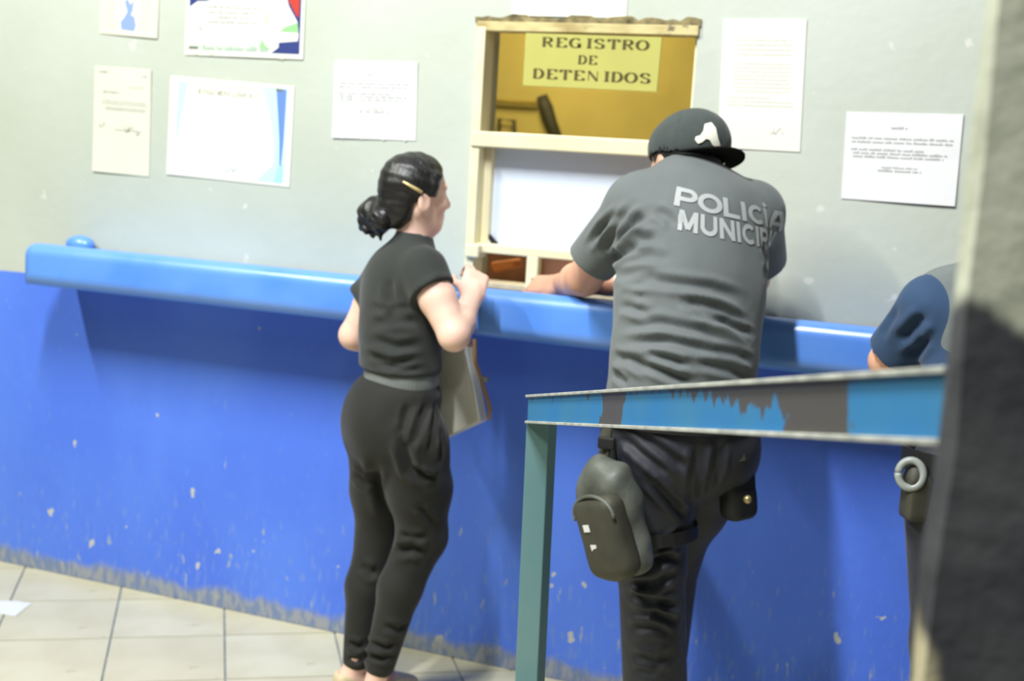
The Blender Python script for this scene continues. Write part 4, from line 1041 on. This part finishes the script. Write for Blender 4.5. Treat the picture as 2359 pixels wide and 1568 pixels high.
put('grip', tube_me([q(1708, 1005, -.60), q(1722, 1035, -.61), q(1716, 1065, -.60)], [.018, .020, .017], 10), M_black, hol)

# ================================================================== officer behind the pillar
Tf = frame((-.45, .89, 0))
off3 = empty('person', (wp(2290, 1500, -.55)[0], -.55, 0), 'officer in navy shirt and grey vest partly hidden behind the concrete pillar', 'person')
shL, elL, wrL = q(2145, 706, -.50), q(2046, 832, -.43), q(2165, 680, -.19)
neck0, hd = q(2330, 590, -.42), q(2350, 480, -.38)
chest, waist, pelv = q(2285, 780, -.47), q(2260, 950, -.52), q(2250, 1110, -.54)
shR, elR, wrR = q(2440, 720, -.34), q(2465, 760, -.24), q(2380, 735, -.15)
hipL, knL = q(2195, 1180, -.58), q(2185, 1480, -.55); anL = np.array([knL[0]+.02, -.53, .11])
hipR, knR = q(2310, 1190, -.48), q(2330, 1480, -.44); anR = np.array([knR[0]+.03, -.42, .11])
lo, hi = bbox([hd, anR, anL, elR, elL, wrR, wrL, shR, shL, hd+np.array([0, 0, .05])], .16); lo[2] = -.02
bd = Field(lo, hi, .0055); TH_ = frame((-.35, .9, -.1)); tP = head(bd, hd, TH_, 1.02)
bd.cone(neck0, tP(-.02, 0, -.05), .058, .055, .03).ell(chest, (.09, .12, .15), Tf, .05).ell(waist, (.09, .11, .12), Tf, .05).ell(pelv, (.09, .12, .10), Tf, .05).cone(shL, shR, .04, .04, .04)
for sh, el, wr in ((shR, elR, wrR), (shL, elL, wrL)):
    bd.chain([sh, sh+(el-sh)*.45, el], [.05, .05, .042], .02).chain([el, el+(wr-el)*.35, wr], [.044, .042, .029], .015)
for hp, kn, an in ((hipR, knR, anR), (hipL, knL, anL)):
    bd.chain([hp, kn, an], [.075, .05, .035], .02); heel = np.array([an[0], an[1], .045])-Tf[0]*.03; bd.cone(an, heel, .035, .033, .02).cone(heel, heel+Tf[0]*.22, .033, .03, .02)
hand(bd, wrL, np.array([.5, .4, -.05]), (0, -.2, 1), 1, .7, 1.0, thumb_side=1); hand(bd, wrR, wrR-elR, (0, -.2, 1), 1, .7, 1.0, thumb_side=1)
sculpt('body', bd, SKIN_P, off3)
f = Field(*bbox([chest, pelv, shR, shL, elL, elR], .2), .006)
f.ell(chest, (.115, .15, .17), Tf, .06).ell(waist, (.118, .145, .15), Tf, .06).cone(shL, shR, .066, .066, .06).cone(neck0-[0, 0, .04], neck0+[0, 0, .02], .08, .066, .04)
e2 = shL+(elL-shL)*.86; e3 = shR+(elR-shR)*.8
sL = f.like().cone(shL, e2, .066, .066, .03).clip(e2, elL-shL); sR = f.like().cone(shR, e3, .07, .066, .03).clip(e3, elR-shR); f.merge(sL, .03).merge(sR, .03)
cr3 = [([(2075, 790), (2110, 750), (2138, 715)], .013, .012), ([(2095, 825), (2122, 795), (2140, 765)], .013, .010), ([(2030, 780), (2050, 740), (2080, 700)], .012, .005)]
sculpt('shirt', f, M_nshirt, off3, creases(cr3))
f = Field(*bbox([chest, waist, shL, shR], .2), .006)
f.ell(chest, (.135, .150, .19), Tf, .05).ell(waist, (.135, .160, .12), Tf, .05).cone(shL+(shR-shL)*.11+[0, 0, .016], shL+(shR-shL)*.83+[0, 0, .016], .076, .074, .04)
f.clip(q(2250, 1010, -.5), (0, 0, -1)).cone(neck0-[0, 0, .08], neck0+[0, 0, .1], .085, .09, .01, 'sub')
sculpt('vest', f, M_vest, off3)
f = Field(*bbox([waist, pelv, anR, anL], .19), .006)
f.ell(pelv, (.12, .16, .14), Tf, .06).chain([hipL, knL, anL], [.105, .08, .075], .03).chain([hipR, knR, anR], [.105, .08, .075], .03).clip(np.array([0, 0, .08]), (0, 0, -1))
sculpt('trousers', f, M_ppants, off3)
for an in (anR, anL):
    heel = np.array([an[0], an[1], .05])-Tf[0]*.035; ft = Field(*bbox([heel, heel+Tf[0]*.25, an], .1), .007)
    ft.cone(np.array([an[0], an[1], .15]), heel+[0, 0, .01], .052, .050, .03).cone(heel, heel+Tf[0]*.22, .050, .044, .03).clip(np.array([0, 0, .001]), (0, 0, -1)); sculpt('boot', ft, M_boot, off3)
f = Field(*bbox([hd], .16), .006); f.ell(tP(-.012, 0, .036), (.104, .084, .094), TH_, .01).ell(tP(.115, 0, -.02), (.08, .1, .1), TH_, .01, 'sub').clip(tP(0, 0, -.05), -TH_[2]); sculpt('hair', f, M_hair, off3)
bc_ = q(2245, 1060, -.54); pts, nn = [], []
for i in range(33):
    a = 2*math.pi*i/32; d = Tf[0]*math.cos(a)*.128+Tf[1]*math.sin(a)*.152; pts.append(bc_+d); nn.append(d)
belt3 = put('duty_belt', strip_me(pts, nn, .05, .008), M_black, off3)
rc = q(2098, 1092, -.68); rn = unit(CAM-rc); ra_ = unit(np.cross(rn, [0, 0, 1])); rb_ = np.cross(ra_, rn)
put('ring_holder', tube_me([rc+(ra_*math.cos(a)+rb_*math.sin(a)*1.15)*.026 for a in [2*math.pi*i/24 for i in range(25)]], .0085, 8), M_silver, belt3)
rh = q(2110, 1145, -.655); f = Field(rh-.11, rh+.11, .005); f.box(rh, (.03, .028, .05), Tf, .012, .01).cone(rh+[0, 0, .03], rc+[0.01, .02, 0], .02, .022, .02); sculpt('belt_pouch', f, M_bagdk, belt3)

# ------------------------------------------------------------------ steel barrier in front
D0, D1 = 2.62, .93
p0 = wd_(1216, 942, D0); p1 = wd_(2190, 935, D1)
axis = unit(p1-p0); side = unit(np.cross(axis, [0, 0, 1])); upv = np.cross(side, axis)
if side.dot(CAM-p0) < 0: side = -side
L = float(np.linalg.norm(p1-p0)); HH = .0245
bar = empty('steel_barrier', (p0[0], p0[1], 0), 'chipped blue steel barrier of post and sloping rail in front of the counter', 'barrier')
def local_mesh(lo, hi, bev, material, name):
    o = bpy.data.objects.new(name, box_me(lo, hi, bev)); col.objects.link(o); o.data.materials.append(material)
    M = Matrix.Identity(4)
    for i in range(3): M[i][0] = axis[i]; M[i][1] = -side[i]; M[i][2] = upv[i]; M[i][3] = p0[i]
    bpy.context.view_layer.update(); o.parent = bar; o.matrix_parent_inverse = bar.matrix_world.inverted(); o.matrix_world = M; return o
def rail_x(px):
    lo_, hi_ = 0.0, L
    for _ in range(40):
        m_ = (lo_+hi_)/2; c_v = p0+axis*m_-CAM; u_ = W/2+F*(c_v@RT)/(c_v@FW)
        if u_ < px: lo_ = m_
        else: hi_ = m_
    return lo_
def rail_material():
    m = mat('chipped_blue_steel_paint', (.05, .2, .4), .5, .4); g = NT(m); X, Y, Z = g.xyz()
    b = g.mix(g.ramp(g.noise(6), .3, .7), (.040, .19, .34), (.022, .17, .40))
    jag = g.math('MULTIPLY', g.math('SUBTRACT', g.noise(26, g.obj((1, 1, .8)), 4), .5), .09)
    xj = g.math('ADD', X, jag)
    c = b
    for a_, e_ in ((1386, 1436), (1806, 1956)):       # stretches rubbed down to brown metal
        xa, xb = rail_x(a_), rail_x(e_); inside = g.math('MULTIPLY', g.ramp(xj, xa-.002, xa+.002), g.ramp(xj, xb-.002, xb+.002, 1, 0)); c = g.mix(inside, c, (.075, .066, .052))
    # ragged top edge, deeper towards the bare stretch
    top_ = g.math('ADD', g.math('MULTIPLY', g.ramp(X, rail_x(1480), rail_x(1800)), .030), g.math('MULTIPLY', g.math('SUBTRACT', g.noise(34, g.obj((1, 1, .1)), 3), .52), .11))
    mask = g.math('MULTIPLY', g.ramp(g.math('ADD', Z, top_), HH+.001, HH+.003), g.ramp(X, rail_x(1950), rail_x(1956), 1, 0)); c = g.mix(mask, c, (.075, .066, .052))
    c = g.mix(g.ramp(g.noise(30, g.obj((1, 1, .4), (2, 0, 0)), 3), .70, .715), c, (.09, .075, .055))
    g.color(c); return m
M_rail = rail_material()
rail = local_mesh((0, 0, -HH), (L, .03, HH), .0015, M_rail, 'rail')
for z in (HH-.001, -HH-.004):
    o = local_mesh((0, -.006, z), (L, .03, z+.005), .001, M_edge, 'rail_lip')
    mw = o.matrix_world.copy(); o.parent = rail; o.matrix_parent_inverse = rail.matrix_world.inverted(); o.matrix_world = mw
pw = .049
zt_ = p0[2]-HH+.003; lean = .018
put('post', hexa_me([(p0[0]+lean, p0[1]-.004, 0), (p0[0]+pw+lean, p0[1]-.004, 0), (p0[0]+pw+lean, p0[1]+.045, 0), (p0[0]+lean, p0[1]+.045, 0)], [(p0[0], p0[1]-.004, zt_), (p0[0]+pw, p0[1]-.004, zt_), (p0[0]+pw, p0[1]+.045, zt_), (p0[0], p0[1]+.045, zt_)], .002), M_post, bar)
put('base_plate', box_me((p0[0]-.05, p0[1]-.05, 0.0005), (p0[0]+pw+.05, p0[1]+.10, .008), .001), M_post, bar)

# ------------------------------------------------------------------ concrete pillar at right
pe = wd_(2170, 850, D1-.07)
# front face turned towards the room; local x runs away from its left edge
bm = bmesh.new(); PWD = .34
rnd = random.Random(5); nzp = 40; fwdx = np.array([1., 0, 0]); fwdy = np.array([-fwdx[1], fwdx[0], 0])
base = np.array([pe[0], pe[1], 0]); ring = []
secs = [(.012, 0), (PWD-.012, 0), (PWD, .012), (PWD, PWD), (0, PWD), (0, .012)]
me_v, me_f = [], []
for k in range(nzp+1):
    z = ZC*k/nzp
    for i, (a, b_) in enumerate(secs):
        j = rnd.uniform(-.0025, .0025) if i in (0, 5) else 0
        me_v.append((a+j, b_+j*.5, z))
ns = len(secs)
for k in range(nzp):
    for i in range(ns): me_f.append((k*ns+i, k*ns+(i+1) % ns, (k+1)*ns+(i+1) % ns, (k+1)*ns+i))
me_f.append(tuple(range(ns))[::-1]); me_f.append(tuple(nzp*ns+i for i in range(ns))); bm.free()
pil = tag(put('pillar', pydata('pillar', me_v, me_f), M_pillar), 'rough concrete pillar with dark painted lower part in right foreground', 'pillar')
Mp = Matrix.Identity(4)
for i in range(3): Mp[i][0] = fwdx[i]; Mp[i][1] = fwdy[i]; Mp[i][3] = base[i]
pil.matrix_world = Mp
